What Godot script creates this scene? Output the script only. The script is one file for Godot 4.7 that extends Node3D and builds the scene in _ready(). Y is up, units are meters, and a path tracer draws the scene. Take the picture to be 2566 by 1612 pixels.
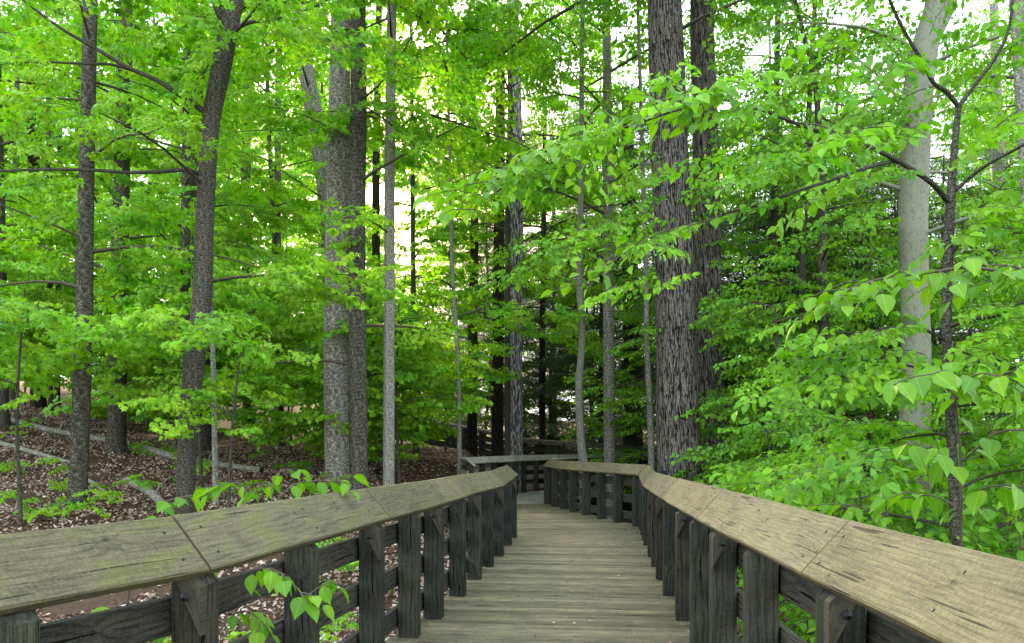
extends Node3D
# A boardwalk with slanted rail caps winding through a spring beech-maple wood. Metres; y up; the deck is y = 0; the camera looks along -z.

var rng := RandomNumberGenerator.new()
var noise_a := FastNoiseLite.new()
var noise_b := FastNoiseLite.new()
var M := {}            # materials
var SPRAY := {}        # kind -> Array of spray meshes
var LEAF := []         # beech leaf meshes
var used := {}

# ---------------------------------------------------------------- naming
func numbered(called: String) -> String:
	used[called] = used.get(called, -1) + 1
	return called if used[called] == 0 else "%s_%03d" % [called, used[called]]

func thing(called: String, label: String, category: String, at := Vector3.ZERO, group := "") -> Node3D:
	var o := Node3D.new()
	o.name = numbered(called)
	add_child(o)
	o.position = at
	o.set_meta("label", label)
	o.set_meta("category", category)
	if group != "":
		o.set_meta("group", group)
	return o

func part(called: String, mesh: Mesh, mat: Material, parent: Node3D, at := Vector3.ZERO) -> MeshInstance3D:
	var o := MeshInstance3D.new()
	o.name = called
	o.mesh = mesh
	if mat:
		o.material_override = mat
	o.position = at - parent.position if parent != self else at
	parent.add_child(o, true)
	return o

func structure(o: Node) -> void:
	o.set_meta("kind", "structure")

# ---------------------------------------------------------------- mesh helpers
class Faces:
	var v := PackedVector3Array()
	var n := PackedVector3Array()
	var uv := PackedVector2Array()
	var c := PackedColorArray()
	var tinted := false
	func tri(a: Vector3, b: Vector3, d: Vector3, ua := Vector2.ZERO, ub := Vector2.ZERO, ud := Vector2.ZERO, col := Color.WHITE) -> void:
		var nn := (a - d).cross(a - b).normalized()
		v.append(a); v.append(b); v.append(d)
		n.append(nn); n.append(nn); n.append(nn)
		uv.append(ua); uv.append(ub); uv.append(ud)
		c.append(col); c.append(col); c.append(col)
	# a flat quad whose outside is away from the point inside
	func quad(a: Vector3, b: Vector3, d: Vector3, e: Vector3, inside: Vector3, ua: Vector2, ub: Vector2, ud: Vector2, ue: Vector2) -> void:
		var nn := (a - d).cross(a - b)
		if nn.length_squared() < 1e-14:
			nn = (a - e).cross(a - d)
		if nn.dot(a - inside) < 0:
			tri(a, d, b, ua, ud, ub)
			tri(a, e, d, ua, ue, ud)
		else:
			tri(a, b, d, ua, ub, ud)
			tri(a, d, e, ua, ud, ue)
	func commit(into: ArrayMesh = null, mat: Material = null) -> ArrayMesh:
		var m := into if into else ArrayMesh.new()
		var arr := []
		arr.resize(Mesh.ARRAY_MAX)
		arr[Mesh.ARRAY_VERTEX] = v
		arr[Mesh.ARRAY_NORMAL] = n
		arr[Mesh.ARRAY_TEX_UV] = uv
		if tinted:
			arr[Mesh.ARRAY_COLOR] = c
		m.add_surface_from_arrays(Mesh.PRIMITIVE_TRIANGLES, arr)
		if mat:
			m.surface_set_material(m.get_surface_count() - 1, mat)
		return m

# boards: rings of a closed profile swept along; u runs along the grain in metres/2, v across in metres/0.25
func sweep(rings: Array, u_at: Array, uv_off: Vector2, f: Faces = null) -> Faces:
	if f == null:
		f = Faces.new()
	var k: int = rings[0].size()
	for i in rings.size() - 1:
		var mid := Vector3.ZERO
		for p in rings[i]: mid += p
		for p in rings[i + 1]: mid += p
		mid /= 2.0 * k
		var w0 := 0.0
		for j in k:
			var j2: int = (j + 1) % k
			var w1: float = w0 + rings[i][j].distance_to(rings[i][j2])
			var ua := Vector2(u_at[i] / 2.0, w0 / 0.25) + uv_off
			var ub := Vector2(u_at[i] / 2.0, w1 / 0.25) + uv_off
			var uc := Vector2(u_at[i + 1] / 2.0, w1 / 0.25) + uv_off
			var ud := Vector2(u_at[i + 1] / 2.0, w0 / 0.25) + uv_off
			f.quad(rings[i][j], rings[i][j2], rings[i + 1][j2], rings[i + 1][j], mid, ua, ub, uc, ud)
			w0 = w1
	for e in [0, rings.size() - 1]:
		var c := Vector3.ZERO
		for p in rings[e]: c += p
		c /= k
		var ins: Vector3 = Vector3.ZERO
		for p in rings[1 if e == 0 else rings.size() - 2]: ins += p
		ins /= k
		for j in k:
			var j2: int = (j + 1) % k
			f.quad(c, rings[e][j], rings[e][j2], c, ins, uv_off, uv_off + Vector2(0.02, 0.1), uv_off + Vector2(0.04, 0.0), uv_off)
	return f

func chamfered(w: float, h: float, ch: float) -> PackedVector2Array:
	var a := w / 2.0
	var b := h / 2.0
	return PackedVector2Array([Vector2(-a + ch, -b), Vector2(a - ch, -b), Vector2(a, -b + ch), Vector2(a, b - ch), Vector2(a - ch, b), Vector2(-a + ch, b), Vector2(-a, b - ch), Vector2(-a, -b + ch)])

# straight bar from a to b, profile w across (side) and h along up
func bar(a: Vector3, b: Vector3, w: float, h: float, ch: float, up := Vector3.UP, segs := 1, wob := 0.0) -> ArrayMesh:
	var d := (b - a)
	var length := d.length()
	d /= length
	var side := d.cross(up).normalized()
	var top := side.cross(d).normalized()
	var prof := chamfered(w, h, ch)
	var rings := []
	var us := []
	for i in segs + 1:
		var t := float(i) / segs
		var c := a.lerp(b, t) + (side * rng.randf_range(-1, 1) + top * rng.randf_range(-1, 1)) * wob
		var r := []
		for p in prof:
			r.append(c + side * p.x + top * p.y)
		rings.append(r)
		us.append(length * t)
	return sweep(rings, us, Vector2(rng.randf(), rng.randf() * 0.4)).commit()

func smooth_path(pts: Array, per := 4) -> Array:
	var out := []
	for i in pts.size() - 1:
		var p0: Vector3 = pts[max(i - 1, 0)]
		var p1: Vector3 = pts[i]
		var p2: Vector3 = pts[i + 1]
		var p3: Vector3 = pts[min(i + 2, pts.size() - 1)]
		for s in per:
			out.append(p1.cubic_interpolate(p2, p0, p3, float(s) / per))
	out.append(pts[-1])
	return out

func smooth_radii(r: Array, per := 4) -> Array:
	var out := []
	for i in r.size() - 1:
		for s in per:
			out.append(lerpf(r[i], r[i + 1], float(s) / per))
	out.append(r[-1])
	return out

# a round, tapering, slightly uneven stem; rough: relief of the outline as a share of the radius
class Tube:
	var v := PackedVector3Array()
	var n := PackedVector3Array()
	var uv := PackedVector2Array()
	var idx := PackedInt32Array()
	func add(pts: Array, radii: Array, sides: int, nz: FastNoiseLite = null, rough := 0.0, rough_f := 1.0, tile := 0.6, stretch := 1.0, close := true) -> void:
		var start := v.size()
		var len_at := 0.0
		var ref := Vector3.FORWARD
		var turns: float = max(1.0, round(TAU * float(radii[0]) / tile))
		var shift := float(start % 97) * 0.13
		for i in pts.size():
			var t: Vector3 = (pts[min(i + 1, pts.size() - 1)] - pts[max(i - 1, 0)]).normalized()
			if absf(t.dot(ref)) > 0.95:
				ref = Vector3.RIGHT
			var na := (ref - t * t.dot(ref)).normalized()
			var nb := t.cross(na).normalized()
			# na x nb = t
			if i > 0:
				len_at += pts[i].distance_to(pts[i - 1])
			for j in sides + 1:
				var th := TAU * float(j % sides) / sides
				var dir := na * cos(th) + nb * sin(th)
				var r: float = radii[i]
				if nz and rough > 0.0:
					r *= 1.0 + rough * nz.get_noise_3d(cos(th) * rough_f * 10.0, sin(th) * rough_f * 10.0, len_at * 6.0 / stretch + shift * 50.0)
				v.append(pts[i] + dir * r)
				n.append(dir)
				uv.append(Vector2(turns * float(j) / sides, -len_at / (tile * stretch) + shift))
		for i in pts.size() - 1:
			for j in sides:
				var a := start + i * (sides + 1) + j
				var b := a + 1
				var c := b + sides + 1
				var d := a + sides + 1
				idx.append_array(PackedInt32Array([a, d, c, a, c, b]))
		if close:
			var e := start + (pts.size() - 1) * (sides + 1)
			for j in range(1, sides - 1):
				idx.append_array(PackedInt32Array([e, e + j + 1, e + j]))
	func commit(into: ArrayMesh = null, mat: Material = null) -> ArrayMesh:
		var m := into if into else ArrayMesh.new()
		var arr := []
		arr.resize(Mesh.ARRAY_MAX)
		arr[Mesh.ARRAY_VERTEX] = v
		arr[Mesh.ARRAY_NORMAL] = n
		arr[Mesh.ARRAY_TEX_UV] = uv
		arr[Mesh.ARRAY_INDEX] = idx
		m.add_surface_from_arrays(Mesh.PRIMITIVE_TRIANGLES, arr)
		if mat:
			m.surface_set_material(m.get_surface_count() - 1, mat)
		return m

# ---------------------------------------------------------------- computed textures
func picture(w: int, h: int, f: Callable) -> ImageTexture:
	var bytes := PackedByteArray()
	bytes.resize(w * h * 3)
	var at := 0
	for y in h:
		for x in w:
			var c: Color = f.call(float(x) / w, float(y) / h)
			bytes[at] = int(clampf(c.r, 0, 1) * 255.0)
			bytes[at + 1] = int(clampf(c.g, 0, 1) * 255.0)
			bytes[at + 2] = int(clampf(c.b, 0, 1) * 255.0)
			at += 3
	return ImageTexture.create_from_image(Image.create_from_data(w, h, false, Image.FORMAT_RGB8, bytes))

# noise that repeats over u (and, blended, over v)
func loop_noise(nz: FastNoiseLite, u: float, v: float, fu: float, fv: float, seed_z: float) -> float:
	var a := u * TAU
	var r := fu * 16.0
	var n1 := nz.get_noise_3d(cos(a) * r + seed_z, sin(a) * r, v * fv * 100.0)
	if v > 0.85:
		var n2 := nz.get_noise_3d(cos(a) * r + seed_z, sin(a) * r, (v - 1.0) * fv * 100.0)
		return lerpf(n1, n2, (v - 0.85) / 0.15)
	return n1

func wood_pictures(seed_at: float, ring_count: float, weather: float, lichen: float, bold := 1.0) -> Array:
	var knots := []
	for i in 3:
		knots.append(Vector2(rng.randf(), rng.randf_range(0.1, 0.9)))
	var hs := PackedFloat32Array()
	var w := 1024
	var h := 256
	hs.resize(w * h)
	var col := picture(w, h, func(u: float, v: float) -> Color:
		var warp := noise_a.get_noise_3d(cos(u * TAU) * 30.0, sin(u * TAU) * 30.0, v * 60.0 + seed_at)
		var y := v * ring_count + warp * 0.9
		var near := 0.0
		for k in knots:
			var du: float = absf(u - k.x)
			du = minf(du, 1.0 - du) * 8.0
			var dv: float = (v - k.y)
			var d2: float = du * du * 2.2 + dv * dv * 3.0
			y += 1.2 * exp(-d2 * 9.0) * (1.0 if dv > 0.0 else -1.0)
			near = maxf(near, exp(-d2 * 220.0))
		var ring := absf(fposmod(y, 1.0) - 0.5) * 2.0
		ring = pow(ring, 3.0)
		var fibre := noise_b.get_noise_3d(cos(u * TAU) * 90.0, sin(u * TAU) * 90.0, v * 2600.0 + seed_at)
		var coarse := noise_b.get_noise_3d(cos(u * TAU) * 22.0, sin(u * TAU) * 22.0, v * 620.0 + seed_at)
		var crack := smoothstep(0.5, 0.62, coarse + 0.12 * fibre)
		var blot := noise_a.get_noise_3d(cos(u * TAU) * 55.0, sin(u * TAU) * 55.0, v * 130.0 + seed_at + 300.0)
		var saw := noise_b.get_noise_2d(u * 9000.0, v * 40.0 + seed_at)
		var speck := noise_b.get_noise_3d(u * 7000.0, v * 900.0, seed_at + 40.0)
		var val := 0.80 - 0.11 * bold * ring + 0.15 * bold * fibre + 0.06 * coarse + 0.04 * saw + 0.10 * speck - 0.45 * crack * weather - 0.35 * near + 0.15 * blot
		hs[int(v * h) * w + int(u * w)] = clampf(0.7 - 0.10 * ring + 0.22 * fibre - 0.6 * crack + 0.06 * saw - 0.2 * near, 0.0, 1.0)
		var c := Color(val, val, val)
		var mossy := smoothstep(0.05, 0.35, blot + 0.25 * fibre) * lichen
		c = c.lerp(Color(val * 0.88, val * 0.93, val * 0.72), mossy * 0.6)
		var spot := noise_b.get_noise_3d(u * 5200.0, v * 700.0, seed_at)
		if spot > 0.52 and lichen > 0.2:
			c = c.lerp(Color(0.95, 0.97, 0.85), 0.55)
		return c)
	var hb := PackedByteArray()
	hb.resize(w * h)
	for i in w * h:
		hb[i] = int(hs[i] * 255.0)
	return [col, ImageTexture.create_from_image(Image.create_from_data(w, h, false, Image.FORMAT_L8, hb))]

func bark_pictures(kind: String) -> Array:
	var s := 512
	var hs := PackedFloat32Array()
	hs.resize(s * s)
	var col := picture(s, s, func(u: float, v: float) -> Color:
		var height := 0.5
		var c := Color(0.7, 0.7, 0.7)
		if kind == "furrow":
			var wv := loop_noise(noise_a, u, v, 1.2, 3.0, 11.0) * 0.05
			var r1 := loop_noise(noise_a, fposmod(u + wv, 1.0), v, 4.4, 2.2, 50.0)
			var r2 := loop_noise(noise_b, u, v, 13.0, 20.0, 90.0)
			height = clampf(smoothstep(0.0, 0.22, absf(r1)) + r2 * 0.3, 0.0, 1.0)
			var val := 0.22 + 0.62 * height + 0.3 * r2
			c = Color(val, val * 0.99, val * 0.97)
		elif kind == "rough":
			var r1 := loop_noise(noise_a, u, v, 2.0, 5.0, 20.0)
			var r2 := loop_noise(noise_b, u, v, 7.0, 18.0, 70.0)
			var pl := loop_noise(noise_a, u, v, 5.0, 5.0, 160.0)
			height = clampf(0.5 + 0.5 * r2 - smoothstep(0.0, 0.12, 0.1 - absf(pl)) * 0.35, 0.0, 1.0)
			var val := 0.64 + 0.34 * r2 + 0.26 * r1 - 0.2 * smoothstep(0.0, 0.1, 0.09 - absf(pl))
			c = Color(val, val, val * 0.97)
			if r1 + 0.6 * r2 > 0.30:
				c = c.lerp(Color(0.98, 1.0, 0.92), 0.35)
			elif r1 - 0.4 * r2 < -0.38:
				c = c.lerp(Color(0.5, 0.56, 0.36), 0.5)
		elif kind == "smooth":
			var r1 := loop_noise(noise_a, u, v, 2.4, 3.2, 33.0)
			var r2 := loop_noise(noise_b, u, v, 9.0, 34.0, 44.0)
			var line := loop_noise(noise_b, u, v, 2.0, 60.0, 170.0)
			height = 0.6 + 0.2 * r2 - 0.4 * smoothstep(0.45, 0.6, line)
			var val := 0.8 + 0.16 * r1 + 0.10 * r2 - 0.28 * smoothstep(0.42, 0.62, line)
			c = Color(val, val, val * 0.96).lerp(Color(val * 0.82, val * 0.9, val * 0.7), smoothstep(0.1, 0.5, r1) * 0.6)
		else:
			var r1 := loop_noise(noise_a, u, v, 3.0, 4.0, 60.0)
			var r2 := loop_noise(noise_b, u, v, 9.0, 8.0, 100.0)
			height = clampf(0.5 + 0.6 * r1 + 0.35 * r2, 0.0, 1.0)
			var val := 0.5 + 0.42 * r1 + 0.3 * r2
			c = Color(val, val, val * 1.02)
			if r1 > 0.12:
				c = c.lerp(Color(0.95, 0.92, 0.97), 0.5)
		hs[int(v * s) * s + int(u * s)] = height
		return c)
	var hb := PackedByteArray()
	hb.resize(s * s)
	for i in s * s:
		hb[i] = int(clampf(hs[i], 0, 1) * 255.0)
	return [col, ImageTexture.create_from_image(Image.create_from_data(s, s, false, Image.FORMAT_L8, hb))]

func lin(r: float, g: float, b: float) -> Color:
	return Color(r, g, b).linear_to_srgb()

func surface(albedo: Color, pics: Array, bump_cm: float, rough := 0.85) -> StandardMaterial3D:
	var m := StandardMaterial3D.new()
	m.albedo_color = albedo
	m.roughness = rough
	m.metallic_specular = 0.35 if rough < 0.92 else 0.15
	if pics.size() > 0:
		m.albedo_texture = pics[0]
		m.heightmap_enabled = true
		m.heightmap_texture = pics[1]
		m.heightmap_scale = bump_cm
	return m

func leaf_material(albedo: Color, tinted: bool) -> StandardMaterial3D:
	var m := StandardMaterial3D.new()
	m.albedo_color = albedo
	m.vertex_color_use_as_albedo = tinted
	m.roughness = 0.5
	m.metallic_specular = 0.4
	m.cull_mode = BaseMaterial3D.CULL_DISABLED
	m.backlight_enabled = true
	m.backlight = Color(0.96, 1.0, 0.55)
	return m

func make_materials() -> void:
	noise_a.seed = 3
	noise_a.frequency = 0.02
	noise_a.fractal_octaves = 3
	noise_b.seed = 9
	noise_b.frequency = 0.02
	noise_b.fractal_octaves = 2
	var w1 := wood_pictures(0.0, 9.0, 1.0, 1.0)
	var w2 := wood_pictures(500.0, 13.0, 1.0, 0.35)
	var w4 := wood_pictures(1300.0, 8.0, 0.8, 0.2, 0.55)
	var w3 := wood_pictures(900.0, 7.0, 1.0, 0.6, 1.6)
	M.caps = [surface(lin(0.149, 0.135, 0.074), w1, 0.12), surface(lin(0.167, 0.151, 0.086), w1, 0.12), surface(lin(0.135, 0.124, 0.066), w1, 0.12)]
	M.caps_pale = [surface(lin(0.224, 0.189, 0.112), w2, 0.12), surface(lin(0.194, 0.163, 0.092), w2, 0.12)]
	M.caps_grey_lit = [surface(lin(0.55, 0.52, 0.47), w2, 0.12)]  # grey wood made lighter to carry the open-sky brightness on these caps
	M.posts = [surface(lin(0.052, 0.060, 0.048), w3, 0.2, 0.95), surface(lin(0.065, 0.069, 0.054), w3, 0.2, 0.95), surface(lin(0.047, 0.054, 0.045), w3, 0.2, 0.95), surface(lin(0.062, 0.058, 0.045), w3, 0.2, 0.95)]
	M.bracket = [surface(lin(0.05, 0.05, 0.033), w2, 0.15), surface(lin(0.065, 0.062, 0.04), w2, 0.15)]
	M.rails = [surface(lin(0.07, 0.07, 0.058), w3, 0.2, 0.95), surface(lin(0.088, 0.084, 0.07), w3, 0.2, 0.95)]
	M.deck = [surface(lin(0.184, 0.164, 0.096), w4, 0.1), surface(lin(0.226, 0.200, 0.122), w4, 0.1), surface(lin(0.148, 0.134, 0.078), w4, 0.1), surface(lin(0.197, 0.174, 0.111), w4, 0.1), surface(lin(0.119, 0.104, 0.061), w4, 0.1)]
	M.deck_pale = [surface(lin(0.36, 0.345, 0.31), w4, 0.1), surface(lin(0.42, 0.40, 0.36), w4, 0.1), surface(lin(0.32, 0.31, 0.275), w4, 0.1)]  # paler boards; their tone also stands in for open-sky brightness past the bend
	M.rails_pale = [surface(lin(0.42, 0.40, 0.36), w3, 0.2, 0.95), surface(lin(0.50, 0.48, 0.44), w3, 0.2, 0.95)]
	M.iron = surface(lin(0.03, 0.03, 0.035), [], 0.0, 0.5)
	var bf := bark_pictures("furrow")
	var br := bark_pictures("rough")
	var bs := bark_pictures("smooth")
	var bp := bark_pictures("shaggy")
	M.furrow = surface(lin(0.19, 0.18, 0.165), bf, 3.0, 0.95)
	M.rough = surface(lin(0.185, 0.175, 0.155), br, 0.8, 0.95)
	M.ash = surface(lin(0.50, 0.48, 0.455), br, 0.8, 0.95)
	M.smooth = surface(lin(0.32, 0.335, 0.285), bs, 0.5, 0.85)
	M.pale = surface(lin(0.52, 0.51, 0.49), br, 0.6, 0.9)
	M.shaggy = surface(lin(0.78, 0.74, 0.74), bp, 2.0, 0.95)
	M.dark_bark = surface(lin(0.085, 0.072, 0.062), bf, 1.5, 0.95)
	M.twig = surface(lin(0.07, 0.058, 0.045), [], 0.0, 0.9)
	M.log = surface(lin(0.60, 0.57, 0.53), br, 1.0, 0.95)
	M.leaf = leaf_material(Color.WHITE, true)
	M.needle = leaf_material(Color.WHITE, true)
	M.litter = surface(Color.WHITE, [], 0.0, 0.8)
	M.litter.vertex_color_use_as_albedo = true
	M.litter.cull_mode = BaseMaterial3D.CULL_DISABLED
	# soil: patchy brown
	var soil := NoiseTexture2D.new()
	soil.width = 512
	soil.height = 512
	soil.seamless = true
	var sn := FastNoiseLite.new()
	sn.seed = 21
	sn.frequency = 0.045
	sn.fractal_octaves = 5
	soil.noise = sn
	var ramp := Gradient.new()
	ramp.set_color(0, lin(0.035, 0.024, 0.016))
	ramp.set_color(1, lin(0.105, 0.07, 0.045))
	soil.color_ramp = ramp
	M.soil = surface(Color.WHITE, [], 0.0, 1.0)
	M.soil.albedo_texture = soil
	M.soil.uv1_triplanar = true
	M.soil.uv1_world_triplanar = true
	M.soil.uv1_scale = Vector3(0.7, 0.7, 0.7)
	# one leaf's veins: paler midrib and side veins
	var veins := picture(128, 256, func(u: float, v: float) -> Color:
		var x := absf(v - 0.5) * 2.0
		var mid := exp(-pow(x / 0.035, 2.0))
		var s := fposmod(u * 11.0 - x * 2.3, 1.0)
		var vein := exp(-pow((s - 0.5) / 0.10, 2.0)) * (1.0 - 0.6 * x)
		var b := 0.80 + 0.16 * vein + 0.2 * mid + 0.06 * noise_b.get_noise_2d(u * 900.0, v * 900.0)
		return Color(b, b, b * (0.92 + 0.08 * mid)))
	M.leaves = []
	for c in [lin(0.20, 0.47, 0.022), lin(0.16, 0.41, 0.022), lin(0.25, 0.52, 0.024), lin(0.13, 0.35, 0.022)]:
		var lm := leaf_material(c, false)
		lm.albedo_texture = veins
		lm.heightmap_enabled = true
		lm.heightmap_texture = veins
		lm.heightmap_scale = 0.12
		M.leaves.append(lm)

# ---------------------------------------------------------------- the lie of the land
func left_edge(z: float) -> float:
	var zs := [0.0, 2.7, 5.8, 11.0, 17.3, 22.0, 26.0, 30.0, 36.0, 70.0]
	var xs := [-2.2, -1.2, -0.7, -0.1, -1.2, 0.2, 0.2, -2.0, -6.0, -8.0]
	for i in zs.size() - 1:
		if z < zs[i + 1]:
			return lerpf(xs[i], xs[i + 1], clampf((z - zs[i]) / (zs[i + 1] - zs[i]), 0, 1))
	return xs[-1]

func ground_at(x: float, z: float) -> float:   # z is distance ahead
	var t := maxf(0.0, minf(z, 21.0) - 6.5 + 0.5 * (minf(-x, 14.0) - 5.0)) * 0.15
	var hill := 3.2 * (1.0 - exp(-t / 2.9)) + 0.13 * clampf(-x - 8.0, 0.0, 9.0) * smoothstep(10.0, 18.0, z)
	var mask := smoothstep(0.1, 1.9, left_edge(z) - x)
	var back := maxf(0.0, z - 34.0) * 0.07 + maxf(0.0, z - 22.0) * 0.13 * mask
	var bump := 0.05 * noise_a.get_noise_2d(x * 40.0, z * 40.0) + 0.10 * noise_a.get_noise_2d(x * 9.0, z * 9.0)
	return -0.62 + hill * mask + back * (1.0 - mask * 0.5) + bump + 0.05 * smoothstep(3.0, 12.0, x - 2.5)

func make_ground() -> void:
	var xs := []
	var zs := []
	for i in 121:
		var t := (i - 60) / 60.0
		xs.append(signf(t) * (absf(t) * 14.0 + pow(absf(t), 4.0) * 286.0))
	for i in 121:
		var t := i / 120.0
		zs.append(-30.0 + t * 66.0 + pow(t, 6.0) * 364.0)
	var st := SurfaceTool.new()
	st.begin(Mesh.PRIMITIVE_TRIANGLES)
	for z in zs:
		for x in xs:
			st.set_uv(Vector2(x, z))
			st.add_vertex(Vector3(x, ground_at(x, minf(maxf(z, 0.0), 120.0)), -z))
	for j in zs.size() - 1:
		for i in xs.size() - 1:
			var a := j * 121 + i
			for k in [a, a + 121, a + 122, a, a + 122, a + 1]:
				st.add_index(k)
	st.generate_normals()
	var g := part("ground", st.commit(), M.soil, self)
	structure(g)

# ---------------------------------------------------------------- boardwalk
# pairs of (left, right) deck edges, x and distance ahead, and deck height
func board_mesh(q: Array, y0: Array, th: float) -> ArrayMesh:
	# q: four plan corners l0 r0 r1 l1 (Vector2 x,z); a plank with a softened upper edge
	var f := Faces.new()
	var mid2: Vector2 = (q[0] + q[1] + q[2] + q[3]) / 4.0
	var off := Vector2(rng.randf(), rng.randf() * 0.4)
	var lo := []
	var sh := []
	var hi := []
	var cup := rng.randf_range(-0.0025, 0.0025)
	for i in 4:
		var p: Vector2 = q[i]
		var y: float = y0[i]
		lo.append(Vector3(p.x, y - th, -p.y))
		sh.append(Vector3(p.x, y - 0.012 + cup, -p.y))
		var along: Vector2 = (q[[1, 0, 3, 2][i]] - p).normalized()
		var across: Vector2 = (q[[3, 2, 1, 0][i]] - p).normalized()
		var pin: Vector2 = p + along * 0.008 + across * 0.013
		hi.append(Vector3(pin.x, y + cup, -pin.y))
	var ins := Vector3(mid2.x, y0[0] - th / 2.0, -mid2.y)
	var base: Vector3 = lo[0]
	var dir: Vector3 = (lo[1] - lo[0]).normalized()
	var uvf := func(p: Vector3, extra: float) -> Vector2:
		var d := p - base
		return Vector2(d.dot(dir) / 2.0, (d - dir * d.dot(dir)).length() / 0.25 + extra) + off
	for i in 4:
		var j := (i + 1) % 4
		f.quad(lo[i], lo[j], sh[j], sh[i], ins, uvf.call(lo[i], 0.0), uvf.call(lo[j], 0.0), uvf.call(sh[j], 0.05), uvf.call(sh[i], 0.05))
		f.quad(sh[i], sh[j], hi[j], hi[i], ins, uvf.call(sh[i], 0.0), uvf.call(sh[j], 0.0), uvf.call(hi[j], 0.0), uvf.call(hi[i], 0.0))
	f.quad(hi[0], hi[1], hi[2], hi[3], ins, uvf.call(hi[0], 0.0), uvf.call(hi[1], 0.0), uvf.call(hi[2], 0.0), uvf.call(hi[3], 0.0))
	return f.commit()

func deck(called: String, pairs: Array, pitch: float, bleached := 1000) -> Node3D:  # last argument: stretch from which boards take the lightened open-sky tone
	var o := Node3D.new()
	o.name = called
	add_child(o)
	structure(o)
	var count := 0
	for s in pairs.size() - 1:
		var a: Array = pairs[s]
		var b: Array = pairs[s + 1]
		var ml: float = ((a[0] + a[1]) / 2.0).distance_to((b[0] + b[1]) / 2.0)
		var n := maxi(1, roundi(ml / pitch))
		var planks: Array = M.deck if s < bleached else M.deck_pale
		for i in n:
			var g := rng.randf_range(0.006, 0.013) / (ml / n)
			var t0 := (i + g + rng.randf() * 0.012) / n
			var t1 := (i + 1.0 - g - rng.randf() * 0.012) / n
			var jl := rng.randf_range(-0.012, 0.012)
			var q := [a[0].lerp(b[0], t0), a[1].lerp(b[1], t0), a[1].lerp(b[1], t1), a[0].lerp(b[0], t1)]
			var ax: Vector2 = (q[1] - q[0]).normalized()
			q[0] += ax * jl; q[3] += ax * jl; q[1] += ax * jl; q[2] += ax * jl
			var y0: float = lerpf(a[2], b[2], t0) + rng.randf_range(-0.002, 0.002)
			var y1: float = lerpf(a[2], b[2], t1) + rng.randf_range(-0.002, 0.002)
			part("deck_board", board_mesh(q, [y0, y0, y1, y1], 0.04), planks[rng.randi() % planks.size()], o)
			count += 1
		# edge joists and the stilts that carry them
		for side in 2:
			var inn: Vector2 = (a[1 - side] - a[side]).normalized() * 0.12
			var p0: Vector2 = a[side] + inn
			var p1: Vector2 = b[side] + inn
			if p0.distance_to(p1) < 0.3:
				continue
			var dd := (p1 - p0).normalized() * 0.01
			part("joist", bar(Vector3(p0.x + dd.x, a[2] - 0.15, -p0.y - dd.y), Vector3(p1.x - dd.x, b[2] - 0.15, -p1.y + dd.y), 0.05, 0.2, 0.004), M.rails[0], o)
			var gy := ground_at(p1.x, p1.y) - 0.2
			if gy < b[2] - 0.3:
				var ip: Vector2 = p1 + inn * 0.75
				part("stilt", bar(Vector3(ip.x, gy, -ip.y), Vector3(ip.x, b[2] - 0.06, -ip.y), 0.1, 0.1, 0.004, Vector3.RIGHT), M.posts[0], o)
	return o

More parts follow.
